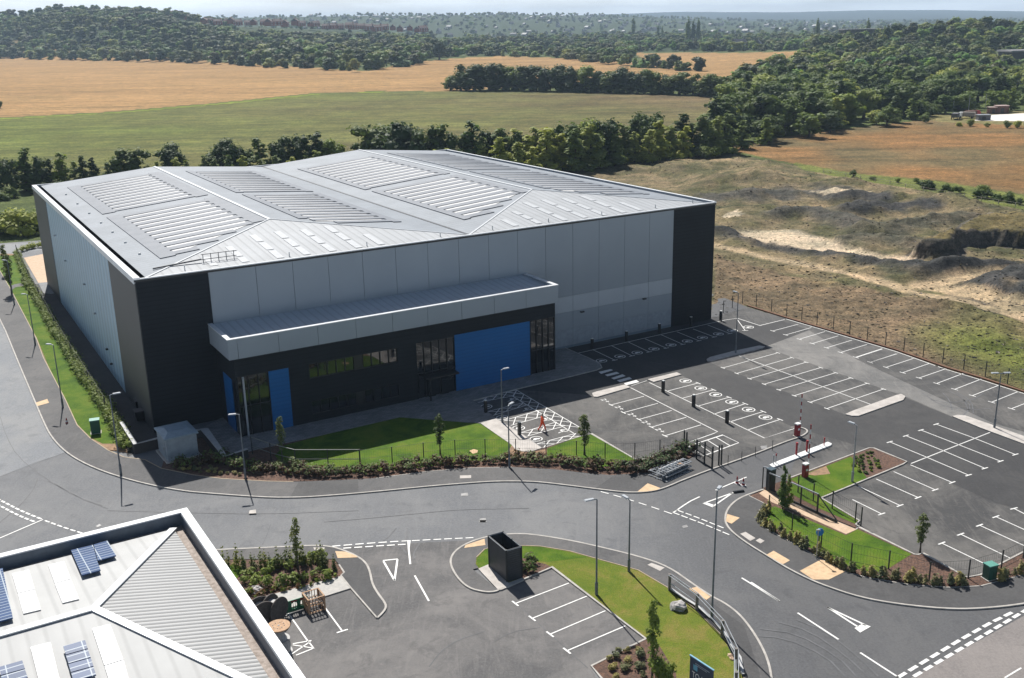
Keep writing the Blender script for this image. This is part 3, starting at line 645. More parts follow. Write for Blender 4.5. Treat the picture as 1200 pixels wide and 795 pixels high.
pline('O', '345,720 480,630'); pline('O', '400,645 495,660', 0.09)
# hatched exit box beside the gate
pline('K', '195,205 235,215 320,272 525,195 432,150 232,215'); pline('K', '195,205 275,180'); pline('K', '285,200 368,255'); pline('K', '345,182 425,232'); pline('K', '395,165 475,213')
# zebra
for s in ('305,478 375,462 390,468 320,490', '342,495 410,478 427,487 357,504', '378,514 445,492 463,502 395,522', '412,528 485,508 500,518 430,538', '453,545 525,525 542,537 468,555'): mk.poly(g('E', s), ZM)
# give-way lines, triangles and centre lines
dashes('PX', '704,576.5 728,583 761,593.5 787,602.5 793,604.8', 6, 0.62, 0.13)
dashes('AD', '70,485 230,545 385,605 610,700', 7, 0.78); dashes('AD', '112,465 270,522 420,582 560,638', 6, 0.74)
pline('AD', '70,485 112,462', 0.14); pline('AD', '100,468 160,425 230,380 318,338', 0.15); pline('AD', '465,277 755,155', 0.14)
mk.poly(g('AD', '342,400 440,438 450,415 385,393'), ZM); pline('AD', '360,398 630,300', 0.16); pline('AD', '440,430 622,303', 0.16)
dashes('AC', '-200,165 0,262 230,382 420,460 500,490', 12, 0.72, 0.2); dashes('AC', '-200,235 0,328 180,425 330,490 420,520', 11, 0.72, 0.2)
dashes('AC', '525,502 760,588 980,655', 6, 0.72, 0.16); pline('AC', '-400,870 0,705 500,490', 0.14)
dashes('AE', '60,203 330,180 600,163', 6, 0.72, 0.16); dashes('AE', '148,218 420,200 655,186', 6, 0.72, 0.16); dashes('AE', '680,160 860,150 1180,135', 6, 0.72, 0.14); dashes('AE', '-200,215 -300,218', 1)
pline('AE', '600,163 658,160 655,220 668,342', 0.15); pline('AE', '702,430 812,628', 0.14)
for a in ('455,314 570,302', '568,305 545,470', '460,320 545,468'): pline('AE', a, 0.16)
dashes('R', '645,655 1000,440 1160,362', 11, 0.72, 0.26); dashes('R', '715,650 1000,482 1230,345', 12, 0.72, 0.26)
for s in ('205,370 385,487', '480,545 650,655', '0,235 125,318', ): pline('R', s, 0.15)
pline('Q', '950,262 1148,385', 0.15)
mk.poly(g('R', '455,437 490,418 527,430 480,457'), ZM); pline('R', '335,345 470,432', 0.17); pline('R', '335,345 505,425', 0.17)
pline('R', '1115,656 1188,612', 0.12)
# hatched accessible bays
def hatch(w_, a, b, c, d, n, lw=0.1):
    """lattice between two lines a-b and c-d"""
    A, B_, C_, D_ = [G(*px(w_, q)[0]) for q in (a, b, c, d)]
    mk.ribbon([A, B_], lw, ZM); mk.ribbon([C_, D_], lw, ZM + 0.001)
    wd_ = ((A - C_) - (A - C_).project(B_ - A)).length; n = max(3, round((B_ - A).length / (wd_ * 1.15)))
    C_ = A + (C_ - A) - (C_ - A).project(B_ - A); D_ = B_ + (D_ - B_) - (D_ - B_).project(B_ - A)
    for i in range(n):
        t0, t1 = i / n, (i + 1) / n
        mk.ribbon([A.lerp(B_, t0), C_.lerp(D_, t1)], lw, ZM + 0.002); mk.ribbon([C_.lerp(D_, t0), A.lerp(B_, t1)], lw, ZM + 0.003)
hatch('AB', '0,150', '390,65', '0,190', '345,125', 6)
hatch('AB', '100,280', '460,190', '155,320', '500,212', 6)
hatch('AB', '265,370', '610,270', '330,420', '655,330', 6)
hatch('AB', '435,492', '790,385', '490,530', '850,432', 6)
hatch('AB', '590,605', '985,500', '645,648', '960,550', 6)
hatch('AB', '390,65', '1025,440', '345,125', '965,500', 12)
mk.ribbon([G(*px('AB', q)[0]) for q in ('0,235', '640,655')], 0.1, ZM)
jn = MB()
def joint(w_, sx, w=0.07): jn.ribbon(smoothline(g(w_, sx), 1), w, 0.0205)
joint('AC', '445,0 400,120 330,215 220,340 0,520', 0.1); joint('AC', '560,40 700,110 950,245 1192,325'); joint('B', '0,300 30,400 90,510 230,620 400,720 560,780', 0.05)
joint('I', '0,755 300,730 600,700 800,682 1192,675', 0.09); joint('H', '-160,640 200,650 700,660 1200,640', 0.06); joint('O', '300,95 285,140 262,190', 0.05)
joint('PX', '0,559 40,543 77,531 106,515', 0.05); joint('AE', '330,240 480,150 560,60', 0.06); joint('P', '575,415 940,745', 0.06); joint('P', '140,740 200,660 290,600 420,560', 0.07); joint('P', '470,610 560,560 700,540', 0.05)
for k, (a, b_, c_) in enumerate((('520,600 560,640 575,700', 0, 0), ('560,590 640,630 670,700', 0, 0), ('600,595 690,650 700,720', 0, 0), ('450,640 560,660 700,640 760,600', 0, 0), ('400,600 520,680 700,700 800,690', 0, 0), ('640,640 690,680 640,730', 0, 0))): joint('G', a, 0.12)
for a in ('0,470 150,480 330,560 420,656', '40,440 200,460 380,560 470,656', '120,410 260,450 420,560 520,656', '200,400 330,450 480,570 560,650'): joint('R', a, 0.13)
for a in ('580,225 640,150 640,60', '700,300 690,260 740,180', '330,220 420,190 600,210 640,260'): joint('AE', a, 0.12)
joint('PX', '640,520 690,505 742,507', 0.06); joint('J', '800,20 1060,60', 0.05)
tag(jn.build('road_joints', M('tar joints and tyre marks', (0.075, 0.076, 0.08), (0.11, 0.111, 0.115), 0.7, scale=0.8, lo=0.4, hi=0.6)), kind='structure')
FX = Vector((math.cos(R(30.5)), math.sin(R(30.5)), 0)); FY = Vector((-FX.y, FX.x, 0))
def ring(c, r, w=0.13):
    mk.ribbon([c + Vector((math.cos(t) * r, math.sin(t) * r, 0)) for t in [i * math.pi / 9 for i in range(18)]], w, ZM, closed=True)
def ev(c, r=0.68, flip=1):
    ring(c, r, 0.11)
    def q(pts, dz=0.001): mk.poly([c + FX * (flip * a * r) + FY * (flip * b * r) for a, b in pts], ZM + dz)
    q([(-.62, -.28), (.62, -.28), (.62, .0), (.42, .06), (.22, .3), (-.32, .3), (-.45, .05), (-.62, 0)])
    q([(-.45, -.42), (-.2, -.42), (-.2, -.26), (-.45, -.26)], 0.003); q([(.2, -.42), (.45, -.42), (.45, -.26), (.2, -.26)], 0.003)
for s in ('322,413 430,388 530,366 628,344 727,321 822,299 910,278 1003,257 1085,237',): 
    for p in g('E', s): ev(p)
for p in g('PX', '803.4,446.7 821.2,455.3 838.7,462.8 857.6,471.4 877.3,480.3 897,489.4'): ev(p)
ev(G(*px('F', '235,217')[0]))
for p in g('AB', '85,230 245,340 410,445 585,555'): ev(p, 0.64)
def wheelchair(c, k=0.75):
    def q(a, b, w=0.12): mk.ribbon([c + FX * x * k + FY * y * k for x, y in (a, b)], w, ZM + 0.002)
    q((-1.0, -0.1), (-0.55, 0.05)); q((-0.55, 0.05), (0.3, -0.2)); q((0.3, -0.2), (0.9, 0.1)); q((-0.1, -0.1), (-0.2, 0.7)); q((-0.2, 0.7), (0.2, 0.75)); q((-.2, .35), (.3, .3))
    mk.ribbon([c + FX * (0.25 + math.cos(t) * .55) * k + FY * (0.1 + math.sin(t) * .55) * k for t in [i * 0.45 - 0.6 for i in range(9)]], 0.1, ZM + 0.001)
for p in g('AB', '355,165 505,262 700,365 865,480'): wheelchair(p)
markings = tag(mk.build('road_markings', PAINT), kind='structure')
def text_mesh(txt, size, ext=0.0):
    cu = bpy.data.curves.new('t', 'FONT'); cu.body = txt; cu.size = size; cu.align_x = 'CENTER'; cu.align_y = 'CENTER'; cu.extrude = ext; cu.resolution_u = 3
    o = bpy.data.objects.new('t', cu); COL.objects.link(o); dg = bpy.context.evaluated_depsgraph_get(); dg.update()
    me = bpy.data.meshes.new_from_object(o.evaluated_get(dg)); bpy.data.objects.remove(o); return me
# '2+' car-share symbols painted at the mouths of the bays, all in one painted sheet
m2 = text_mesh('2+', 1.7); sb = MB()
vs2 = [v.co.copy() for v in m2.vertices]; fs2 = [tuple(p.vertices) for p in m2.polygons]
for p in g('PX', '709.5,470 726,478.6 741.2,487 757.7,496.3 773.6,505'):
    sb.add([p + FY * (-v.x) + FX * (v.y) * 0.55 + Vector((0, 0, ZM)) for v in [Vector((q.x * 0.75, q.y, 0)) for q in vs2]], fs2)
tag(sb.build('bay_symbols', PAINT), kind='structure')

# ------------------------------------------------------------------ the warehouse
WX, WY, WZ = 78.75, 81.4, 17.14
WO = Vector((-38.896, 103.884, 0)); WR = 0.53265
wh = thing('warehouse', 'large grey and black warehouse with blue panels and a shallow hipped metal roof', 'warehouse', WO, WR)
def part(mb, name, mat, parent=wh, smooth=False, label=None):
    o = mb.build(name, mat, parent, smooth=smooth)
    if label: o['label'] = label
    return o
inner = MB(); inner.bb((0.3, 0.3, 0), (WX - 0.3, WY - 0.3, 16.0)); part(inner, 'wall_core', BLACK)
def panels(xs, z0, z1, y=-0.05, t=0.34, gap=0.045):
    m = MB()
    for a, b in zip(xs[:-1], xs[1:]): m.bb((a + gap / 2, y, z0), (b - gap / 2, y + t, z1))
    return m
js = [7.5] + [71.35 - 4.19 * k for k in range(14, -1, -1)]
part(panels(js, 7.12, 16.95), 'wall', PANEL, label='smooth grey panelled front wall')
js2 = [47.0] + [x for x in js if x > 48]
part(panels(js2, 5.0, 7.10), 'wall_band', PANEL2, label='pale horizontal band of the front wall')
part(panels(js2, 2.62, 4.98), 'wall', PANEL); part(panels(js2, 0.36, 2.60), 'wall_band', PANEL2 if False else M('light grey lower panel', (0.30, 0.34, 0.385), rough=0.45)); part(panels(js2, 0.0, 0.35), 'plinth', PANEL3)
m = MB(); m.bb((0, -0.1, 0), (7.5, 0.3, 16.95)); part(m, 'corner_wall', DARK, label='black corner of the front wall')
m = MB(); m.bb((71.35, -0.1, 0), (WX, 0.3, 16.95)); part(m, 'corner_wall', DARK, label='black corner of the front wall beside the car park')
m = MB(); m.bb((-0.1, -0.1 + 0.004, 0), (0.3, 14.7, 16.6)); part(m, 'corner_wall', DARKS)
m = MB()
m.bb((-0.06, 14.7, 0), (0.3, 66.2, 16.6)); part(m, 'side_wall', SIDE, label='silver ribbed side wall')
m = MB(); m.bb((-0.1, 66.2, 0), (0.3, WY + 0.1, 16.6)); part(m, 'corner_wall', DARKS)
m = MB(); m.bb((WX - 0.3, 0.3, 0), (WX + 0.05, WY, 16.6)); m.bb((0.3, WY - 0.3, 0), (WX, WY + 0.05, 16.6)); part(m, 'rear_wall', PANEL)
for x0, x1, y0, y1, nm in ((-0.16, 0.52, 0.0, WY + 0.16, 'a'), (WX - 0.35, WX + 0.14, 0.0, WY + 0.16, 'b')):
    m = MB(); m.bb((x0, y0, 16.5), (x1, y1, 17.14)); part(m, 'parapet', TRIM)
m = MB(); m.bb((0.52, WY - 0.35, 16.5), (WX - 0.35, WY + 0.14, 17.16)); part(m, 'parapet', TRIMG)
m = MB(); m.bb((-0.16, -0.16, 16.952), (WX + 0.14, 0.1, 17.06)); part(m, 'eaves_trim', TRIM)
m = MB(); m.bb((-0.13, -0.13, 16.72), (WX + 0.1, -0.085, 16.95)); part(m, 'eaves_gutter', BLACK)
# roof: two ridges with hips to the front
EZ, RZ_, EV0 = 16.98, 18.6, 16.55
def slope(name, quad, mat):
    m = MB(); m.add(quad, [tuple(range(len(quad)))]); return part(m, name, mat)
x0, xa, xv, xb, x1 = 1.15, 20.0, 39.5, 59.0, 77.7; yh = 17.0
roofA = slope('roof', [(x0, 0.1, EZ), (xa, yh, RZ_), (xa, WY - 0.3, RZ_), (x0, WY - 0.3, EZ)], ROOFX)
roofB = slope('roof', [(xa, yh, RZ_), (xv, 0.1, EZ - 0.02), (xv, WY - 0.3, EZ - 0.02), (xa, WY - 0.3, RZ_)], ROOFX)
roofC = slope('roof', [(xv, 0.1, EZ - 0.02), (xb, yh, RZ_), (xb, WY - 0.3, RZ_), (xv, WY - 0.3, EZ - 0.02)], ROOFX)
roofD = slope('roof', [(xb, yh, RZ_), (x1, 0.1, EZ), (x1, WY - 0.3, EZ), (xb, WY - 0.3, RZ_)], ROOFX)
hipA = slope('roof', [(x0, 0.1, EZ), (xv, 0.1, EZ - 0.02), (xa, yh, RZ_)], ROOFY)
hipB = slope('roof', [(xv, 0.1, EZ - 0.02), (x1, 0.1, EZ), (xb, yh, RZ_)], ROOFY)
m = MB(); m.bb((0.52, 0.1, 16.1), (x0 + 0.02, WY - 0.35, 16.3)); m.bb((x1 - 0.02, 0.1, 16.1), (WX - 0.35, WY - 0.35, 16.3)); part(m, 'gutter', BLACK)
for (a, b, w) in (((xa, yh, RZ_ + 0.03), (xa, WY - 0.4, RZ_ + 0.03), 0.7), ((xb, yh, RZ_ + 0.03), (xb, WY - 0.4, RZ_ + 0.03), 0.7), ((x0, 0.15, EZ + 0.03), (xa, yh, RZ_ + 0.03), 0.35), ((xv, 0.2, EZ), (xa, yh, RZ_ + 0.03), 0.25), ((xv, 0.2, EZ), (xb, yh, RZ_ + 0.03), 0.35), ((x1, 0.15, EZ + 0.03), (xb, yh, RZ_ + 0.03), 0.25)):
    m = MB(); m.bar(a, b, w * 0.65, 0.08); part(m, 'ridge_cap', M('pale ridge cap', (0.46, 0.48, 0.50), (0.40, 0.42, 0.44), 0.6))
m = MB(); m.bar((xv, 0.3, EZ + 0.0), (xv, WY - 0.4, EZ + 0.0), 0.35, 0.06); part(m, 'valley_gutter', BLACK)
def zr(u):
    for a, b, za, zb in ((x0, xa, EZ, RZ_), (xa, xv, RZ_, EZ), (xv, xb, EZ, RZ_), (xb, x1, RZ_, EZ)):
        if a <= u <= b: return za + (zb - za) * (u - a) / (b - a)
def strip(mb, u0, u1, v0, v1, h=0.10):
    """flat laminate lying on a roof slope"""
    zs = [zr(u0), zr(u1)]
    vs = [(u, v, z + k) for k in (0.015, h) for (u, z) in ((u0, zs[0]), (u1, zs[1])) for v in (v0, v1)]
    mb.add(vs, [(0, 1, 3, 2), (4, 6, 7, 5), (0, 2, 6, 4), (1, 5, 7, 3), (0, 4, 5, 1), (2, 3, 7, 6)])
def array(us, ue, v0, v1, n, roof, par=None, fr=1.9, rt=0.6, cut=0.0, cutl=0.0, frames=True):
    if frames:
        for a, b, q in ((us - fr, us - 0.15, 0), (ue + 0.15, ue + fr, 0)):
            if a > x0 and b < x1:
                m = MB(); strip(m, a, b, v0 + cut * (a > us) + cutl * (a < us) , v1); part(m, 'array_border', PVG, roof)
    la, lb = v0 + 1.0, v0 + 1.0
    if v0 < 20:
        if roof is roofA: lb = (ue + 1.6 - x0) / 1.109
        if roof is roofB: la = (xv - us + 1.6) / 1.147
        if roof is roofC: lb = (ue + 1.6 - xv) / 1.147
        if roof is roofD: la = (x1 - us + 1.6) / 1.1
    m = MB(); za, zb = zr(us) + 0.03, zr(ue) + 0.03; la = max(la, v0 + 1); lb = max(lb, v0 + 1)
    m.add([(us + .1, la, za), (ue - .3, lb, zb), (ue - .3, v1 - .2, zb), (us + .1, v1 - .2, za)], [(0, 1, 2, 3)]); part(m, 'skylight', M('white gap glare sheet', (0.58, 0.58, 0.575)), roof)  # added white underlay: bright glare between the laminate rows put into colour
    for i in range(n):
        t = v0 + (v1 - v0) * (i + 0.2) / n; pitch = (v1 - v0) / n; a, b = us - 0.15, ue + 0.15
        if roof is roofA: b = min(b, x0 + t * 1.109 - 1.2)
        if roof is roofB: a = max(a, xv - t * 1.147 + 1.4)
        if roof is roofC: b = min(b, xv + t * 1.147 - 1.4)
        if roof is roofD: a = max(a, x1 - t * 1.1 + 1.4)
        if b - a > 2: m = MB(); strip(m, a, b, t, t + pitch * rt, 0.10); part(m, 'solar_laminate', PVG, roof)
array(6.2, 17.6, 7.5, 39.3, 12, roofA, cut=9); array(6.2, 17.2, 42.3, 73.5, 12, roofA)
array(25.0, 34.4, 11.5, 41.0, 12, roofB, fr=1.3, cutl=5); array(24.8, 34.2, 43.2, 73, 12, roofB, fr=1.3)
array(44.2, 56.6, 8.0, 38, 12, roofC, fr=1.2, cut=8); array(44.0, 56.6, 40.2, 71, 12, roofC, fr=1.2)
array(63.0, 73.8, 10.0, 41, 12, roofD, fr=1.2, cutl=8); array(63.0, 73.8, 43.2, 74, 12, roofD, fr=1.2)
def hipz(v): return EZ + (RZ_ - EZ) * (v - 0.1) / (yh - 0.1)
for base in (0, 37.2):
    for k, (u, v0, v1) in enumerate(((8.6, 1.2, 4.5), (12.0, 1.0, 8.0), (15.9, 0.8, 11.5), (19.0, 0.8, 11.7), (22.1, 0.8, 11.2), (25.3, 0.8, 11.5), (28.2, 0.9, 5.6))):
        u += base + (1.0 if base else 0); m = MB()
        L3 = (v1 - v0) / 3
        for q in range(3 if v1 - v0 > 5 else 1):
            a0, a1 = v0 + q * L3, v0 + (q + 1) * L3 - .5; o_ = len(m.v)
            m.add([(u + a, v, hipz(v) + z) for z in (0.01, 0.045) for a in (-0.42, 0.42) for v in (a0, a1 if v1 - v0 > 5 else v1)], [(0, 1, 3, 2), (4, 6, 7, 5), (0, 2, 6, 4), (1, 5, 7, 3), (0, 4, 5, 1), (2, 3, 7, 6)])
        part(m, 'skylight', M('faint hip rooflight', (0.47, 0.485, 0.50), (0.41, 0.425, 0.44), 0.6, spec=0.2), hipA if not base else hipB)
m = MB()
for k in range(5): m.bar((7.9 + k * 0.85, 3.0, 17.1), (7.9 + k * 0.85, 3.0, 18.15), 0.07)
for z in (17.55, 18.1): m.bar((7.7, 3.0, z), (11.6, 3.0, z), 0.07)
m.bar((2.5, 3.0, 17.25), (7.7, 3.0, 17.6), 0.16)
part(m, 'roof_guard_rail', M('rail steel', (0.12, 0.12, 0.13), rough=0.5))
for u in (5.4, 17, 26.4, 36, 43.3, 51.6, 60, 69, 75.6):
    m = MB(); m.bar((u, 1.1, 17), (u, 1.1, 17.55), 0.09); part(m, 'roof_anchor', GALV)
for k, v in enumerate((12, 20, 28, 36, 45, 55, 66)):
    m = MB(); m.lathe((3.0, v, 17.13), [(0.16, 0), (0.16, 0.16), (0.08, 0.22)], 8); part(m, 'roof_anchor', WHITE)
for v, z in ((30, 6.5), (36, 9.2), (24, 3.2), (22, 1.8), (52, 9.5), (60, 12.0)):
    m = MB(); m.box((-0.22, v, z), (0.3, 0.35, 0.18)); part(m, 'wall_lamp', TRIMG if z > 6 else BLACK)
for u, z in ((56, 4.7), (66.4, 4.9)):
    m = MB(); m.box((u, -0.2, z), (0.5, 0.3, 0.18)); part(m, 'wall_lamp', BLACK)
# the silver wall's folds: rib bump plus shade painted in the grooves
# -- annex with entrance
AY = -6.9
m = MB(); m.bb((7.75, AY + 0.35, 0.0), (47.1, -0.12, 8.85)); part(m, 'annex_core', BLACK)
def wallbits(rects, name='annex_wall', mat=DARK, y0=AY, y1=AY + 0.35):
    m = MB()
    for a, b, c, d in rects: m.bb((a, y0, c), (b, y1, d))
    return part(m, name, mat)
wallbits([(7.5, 47.3, 7.02, 8.88), (7.5, 7.66, 0, 7.02), (13.2, 28.35, 6.76, 7.02), (13.2, 15.5, 0, 6.76), (15.5, 26.0, 2.5, 5.05), (15.5, 26.0, 0, 0.9), (26.0, 28.35, 0, 6.76), (43.6, 43.78, 0, 7.02), (7.66, 13.2, 6.8, 7.02), (28.35, 33.3, 6.86, 7.02)])
m = MB(); m.bb((7.5 - 0.002, AY + 0.35, 6.1), (7.85, -0.1, 8.88)); m.bb((7.5 - 0.002, -2.1, 0), (7.85, -0.1, 6.1)); part(m, 'annex_wall', DARK)
m = MB(); m.bb((11.02, AY - 0.03, 0.02), (13.2, AY + 0.3, 6.8)); part(m, 'blue_panel', BLUE, label='narrow blue wall panel near the corner glazing')
m = MB(); m.bb((33.3, AY - 0.03, 0.02), (43.6, AY + 0.3, 7.0)); part(m, 'blue_panel', BLUE, label='large square blue wall panel beside the entrance')
m = MB(); m.bb((7.46, -5.1, 0.02), (7.86, -2.1, 6.1)); part(m, 'blue_panel', BLUE, label='blue wall panel on the side of the annex')
def window(u0, u1, z0, z1, n, rows=(), label=None, blank=()):
    f = MB(); w = 0.07
    for i in range(n + 1):
        u = u0 + (u1 - u0) * i / n; f.bb((u - w / 2, AY + 0.06, z0), (u + w / 2, AY + 0.2, z1))
    for z in (z0 + 0.04, z1 - 0.04) + tuple(rows): f.bb((u0, AY + 0.08, z - 0.04), (u1, AY + 0.19, z + 0.04))
    fr = part(f, 'window', BLACK, label=label)
    gm = MB(); gm.bb((u0, AY + 0.21, z0), (u1, AY + 0.24, z1)); part(gm, 'pane', GLASS, fr)
    for k in blank:
        s = (u1 - u0) / n; bm_ = MB(); bm_.bb((u0 + k * s, AY + 0.12, z0 + 0.05), (u0 + (k + 1) * s, AY + 0.2, z1 - 0.05)); part(bm_, 'blank_panel', BLACK, fr)
window(15.5, 26.0, 5.05, 6.76, 10, label='upper ribbon window of ten panes', blank=(5,))
window(15.5, 26.0, 0.9, 2.5, 10, label='lower ribbon window of ten panes', blank=(5,))
window(7.66, 11.0, 0.0, 6.8, 3, (3.4,), 'tall corner glazing with a white column')
window(28.35, 33.3, 0.0, 6.86, 5, (3.1,), 'tall entrance glazing')
window(43.78, 47.3, 0.0, 7.02, 4, (3.1,), 'tall glazing at the right end of the annex')
m = MB(); m.bb((7.52, -6.55, 0), (7.7, -5.1, 6.1)); part(m, 'pane', GLASS)
m = MB(); m.bb((47.12, AY + 0.35, 0), (47.3, -0.1, 7.0)); part(m, 'pane', GLASS)
m = MB(); m.lathe((8.25, AY - 0.05, 0), [(0.11, 0), (0.11, 6.7)], 12); part(m, 'column', TRIMG)
m = MB(); m.bb((28.9, AY - 1.5, 2.72), (33.0, AY + 0.04, 2.92)); m.bb((29.2, AY - 1.4, 0.1), (29.32, AY - 1.28, 2.72)); part(m, 'entrance_canopy', BLACK)
for u in (29.7, 31.4):
    m = MB(); m.bb((u, AY - 0.02, 0.1), (u + 0.9, AY + 0.05, 2.3)); part(m, 'door', GLASS)
# fascia and low roof of the annex
FY0 = -7.4
m = MB(); xs = [6.9, 7.9] + [7.9 + 4.37 * k for k in range(1, 10)] ; xs = [x for x in xs if x < 46.9] + [47.45]
for a, b in zip(xs[:-1], xs[1:]): m.bb((a + 0.02, FY0, 8.9), (b - 0.02, FY0 + 0.3, 11.05))
ys = [FY0 + 0.3, -3.8, 0]
for a, b in zip(ys[:-1], ys[1:]):
    m.bb((6.9 + 0.003, a + 0.02, 8.9), (7.25, b - 0.02, 11.05)); m.bb((47.1, a + 0.02, 8.9), (47.45 - 0.003, b - 0.02, 11.05))
part(m, 'fascia', PANEL)
m = MB(); m.bb((6.95, FY0 + 0.05, 8.93), (47.4, -0.1, 8.98)); m.bb((7.25, FY0 + 0.3, 8.98), (7.3, -0.1, 11.0)); part(m, 'fascia_soffit', BLACK)
m = MB(); m.bb((6.86, FY0 - 0.04, 11.05), (47.49, FY0 + 0.4, 11.13)); m.bb((6.86, FY0 + 0.4, 11.05), (7.35, -0.12, 11.13)); m.bb((47.0, FY0 + 0.4, 11.05), (47.49, -0.12, 11.13)); part(m, 'fascia_cap', TRIM)
m = MB(); m.add([(7.3, FY0 + 0.35, 10.55), (47.1, FY0 + 0.35, 10.55), (47.1, -0.06, 11.0), (7.3, -0.06, 11.0)], [(0, 1, 2, 3)]); m.bb((7.3, FY0 + 0.3, 9.0), (47.1, -0.1, 10.45)); part(m, 'annex_roof', ribbed('grey low roof sheeting', (0.48, 0.52, 0.56), 'X', 0.9, 0.5, 0.0, 0.01, 0.1, 0.82))

# ------------------------------------------------------------------ white-roofed building in the lower left corner
OO = Vector((-24.155, 68.893, 0)); OR = R(31.0)
of = thing('white_roofed_building', 'low building with a white parapet and blue solar panels on its pale roof', 'building', OO, OR)
OXL, OYL = -42.0, -26.0
m = MB(); m.bb((OXL, OYL, 0), (-0.05, -0.05, 6.9)); part(m, 'wall', PANEL2, of)
m = MB(); m.bb((OXL, -0.58, 6.9), (0, 0, 8.0)); m.bb((-0.58, OYL, 6.9), (0, -0.58, 8.0 - 0.002)); m.bb((OXL, OYL, 6.9), (-0.58, OYL + 0.58, 8.0)); part(m, 'parapet', TRIM, of)
m = MB(); m.bb((OXL, -0.62, 6.95), (-0.62, -0.585, 7.9)); m.bb((-0.62, OYL, 6.95), (-0.585, -0.62, 7.9)); part(m, 'parapet_inner_shade', M('painted parapet shade', (0.10, 0.13, 0.17), rough=0.5), of)  # dark sheets that paint the shade on the parapet's inner faces
ap = (-8.6, -12.6, 8.95); e0 = (-1.35, -1.25, 7.2); e1_ = (-1.35, -24.4, 7.2); far = (OXL, ap[1], ap[2])
ORX = ribbed('white ribbed roof sheeting', (0.44, 0.44, 0.43), 'X', 0.95, 0.6, 0.0, 0.01, 0.10, 0.86, 0.3)
ORY = ribbed('grey ribbed hip sheeting', (0.40, 0.40, 0.395), 'Y', 0.42, 0.6, 0.0, 0.05, 0.08, 0.35, 0.3)
def oslope(quad, mat): mm = MB(); mm.add(quad, [tuple(range(len(quad)))]); return part(mm, 'roof', mat, of)
r1 = oslope([e0, ap, far, (OXL, -1.25, 7.2)][::-1], ORX); r2 = oslope([ap, e1_, (OXL, e1_[1], 7.2), far][::-1], ORX); r3 = oslope([e0, e1_, ap][::-1], ORY)
m = MB(); m.bb((OXL, -1.3, 6.95), (-0.62, -0.62, 7.0)); m.bb((-1.4, OYL, 6.95), (-0.62, -1.3, 7.001)); part(m, 'gutter', M('dirty gutter', (0.36, 0.30, 0.26), (0.20, 0.16, 0.13), 0.8, scale=3), of)
for a, b in ((ap, e0), (ap, e1_), (ap, far)):
    m = MB(); m.bar((a[0], a[1], a[2] + 0.05), (b[0], b[1], b[2] + 0.05), 0.5, 0.08); part(m, 'ridge_cap', TRIM, of)
INV = Matrix.Rotation(-OR, 3, 'Z')
def onroof(x, y, tri, lift):
    """measured point -> point on a roof facet of the building, in its own axes"""
    A, B_, C_ = [Vector(t) for t in tri]; nrm = (B_ - A).cross(C_ - A).normalized()
    o = INV @ (Vector((0, 0, H)) - OO); d = INV @ (G(x, y, 0) - Vector((0, 0, H)))
    t = (A - o).dot(nrm) / d.dot(nrm); p = o + d * t; return Vector((p.x, p.y, p.z + lift))
def rq(s, tri, name, mat, roof, lift=0.09, thick=0.06, w='N'):
    p = [onroof(a, b, tri, lift) for a, b in px(w, s)]; n = len(p)
    q = [Vector((v.x, v.y, v.z - thick)) for v in p]; mm = MB()
    mm.add(p + q, [tuple(range(n)), tuple(range(n, 2 * n))[::-1]] + [(i, n + i, n + (i + 1) % n, (i + 1) % n) for i in range(n)])
    return part(mm, name, mat, roof)
T1 = (e0, ap, far); T2 = (ap, e1_, far); RL = M('bright rooflight sheet', (0.78, 0.78, 0.77), (0.7, 0.7, 0.69), 0.5)
for s in ('55,325 132,307 158,395 82,413', '82,416 158,398 187,488 107,507', '220,285 292,268 322,348 250,368', '250,371 323,351 360,440 285,458'): rq(s, T1, 'skylight', RL, r1)
for s in ('420,575 500,555 560,715 475,742', '476,746 562,719 600,860 520,880', '140,660 230,637 290,880 200,900'): rq(s, T2, 'skylight', RL, r2)
for s in ('325,230 425,206 444,278 460,322 375,345', '428,205 490,185 530,255 447,278'): rq(s, T1, 'solar_panel', PV, r1, 0.3, 0.08)
rq('-60,330 15,312 62,540 -20,562', T1, 'solar_panel', PV, r1, 0.3, 0.08)
for s in ('290,670 390,642 402,680 303,708', '303,712 402,684 415,720 315,748', '315,752 416,724 428,760 326,788', '327,792 428,764 440,800 338,828', '0,765 105,735 117,772 8,802', '8,806 117,776 130,812 18,842'): rq(s, T2, 'solar_panel', PV, r2, 0.3, 0.08)

# ------------------------------------------------------------------ slatted bin store
def gp(w, s): return G(*px(w, s)[0])
bs0, bs1, bs2 = G(594.2, 683.2), G(611.5, 678.0), G(573.5, 664.8)
bd = (bs1 - bs0); bs3 = bs2 + bd; rz = math.atan2(bd.y, bd.x)
bw, bl = bd.length, (bs2 - bs0).length; bh = 2.75
st = thing('bin_store', 'tall black slatted bin enclosure open at the top beside the parking bays', 'bin store', bs0, 0)
def wallrun(a, b, name, gap=False, h=bh):
    a = a - bs0; b = b - bs0; m = MB(); k = 0.25
    z = 0.15
    while z < h: m.bar((a.x, a.y, z), (b.x, b.y, z), 0.05, 0.17); z += 0.185
    o = m.build(name, M('charcoal slats', (0.035, 0.04, 0.048), (0.025, 0.03, 0.036), 0.5), st)
    m = MB(); m.bar((a.x, a.y, h + 0.02), (b.x, b.y, h + 0.02), 0.1, 0.05); m.build('top_rail', TRIMG, o); return o
wallrun(bs0, bs2, 'side_screen'); wallrun(bs1, bs3, 'side_screen'); wallrun(bs2, bs3, 'rear_screen'); o_ = wallrun(bs0, bs1, 'gate')
for p in (bs0, bs1, bs2, bs3, bs1.lerp(bs3, 0.5)):
    q = p - bs0; m = MB(); m.box((q.x, q.y, bh / 2 + 0.05), (0.14, 0.14, bh + 0.1)); m.build('post', POSTM, st)

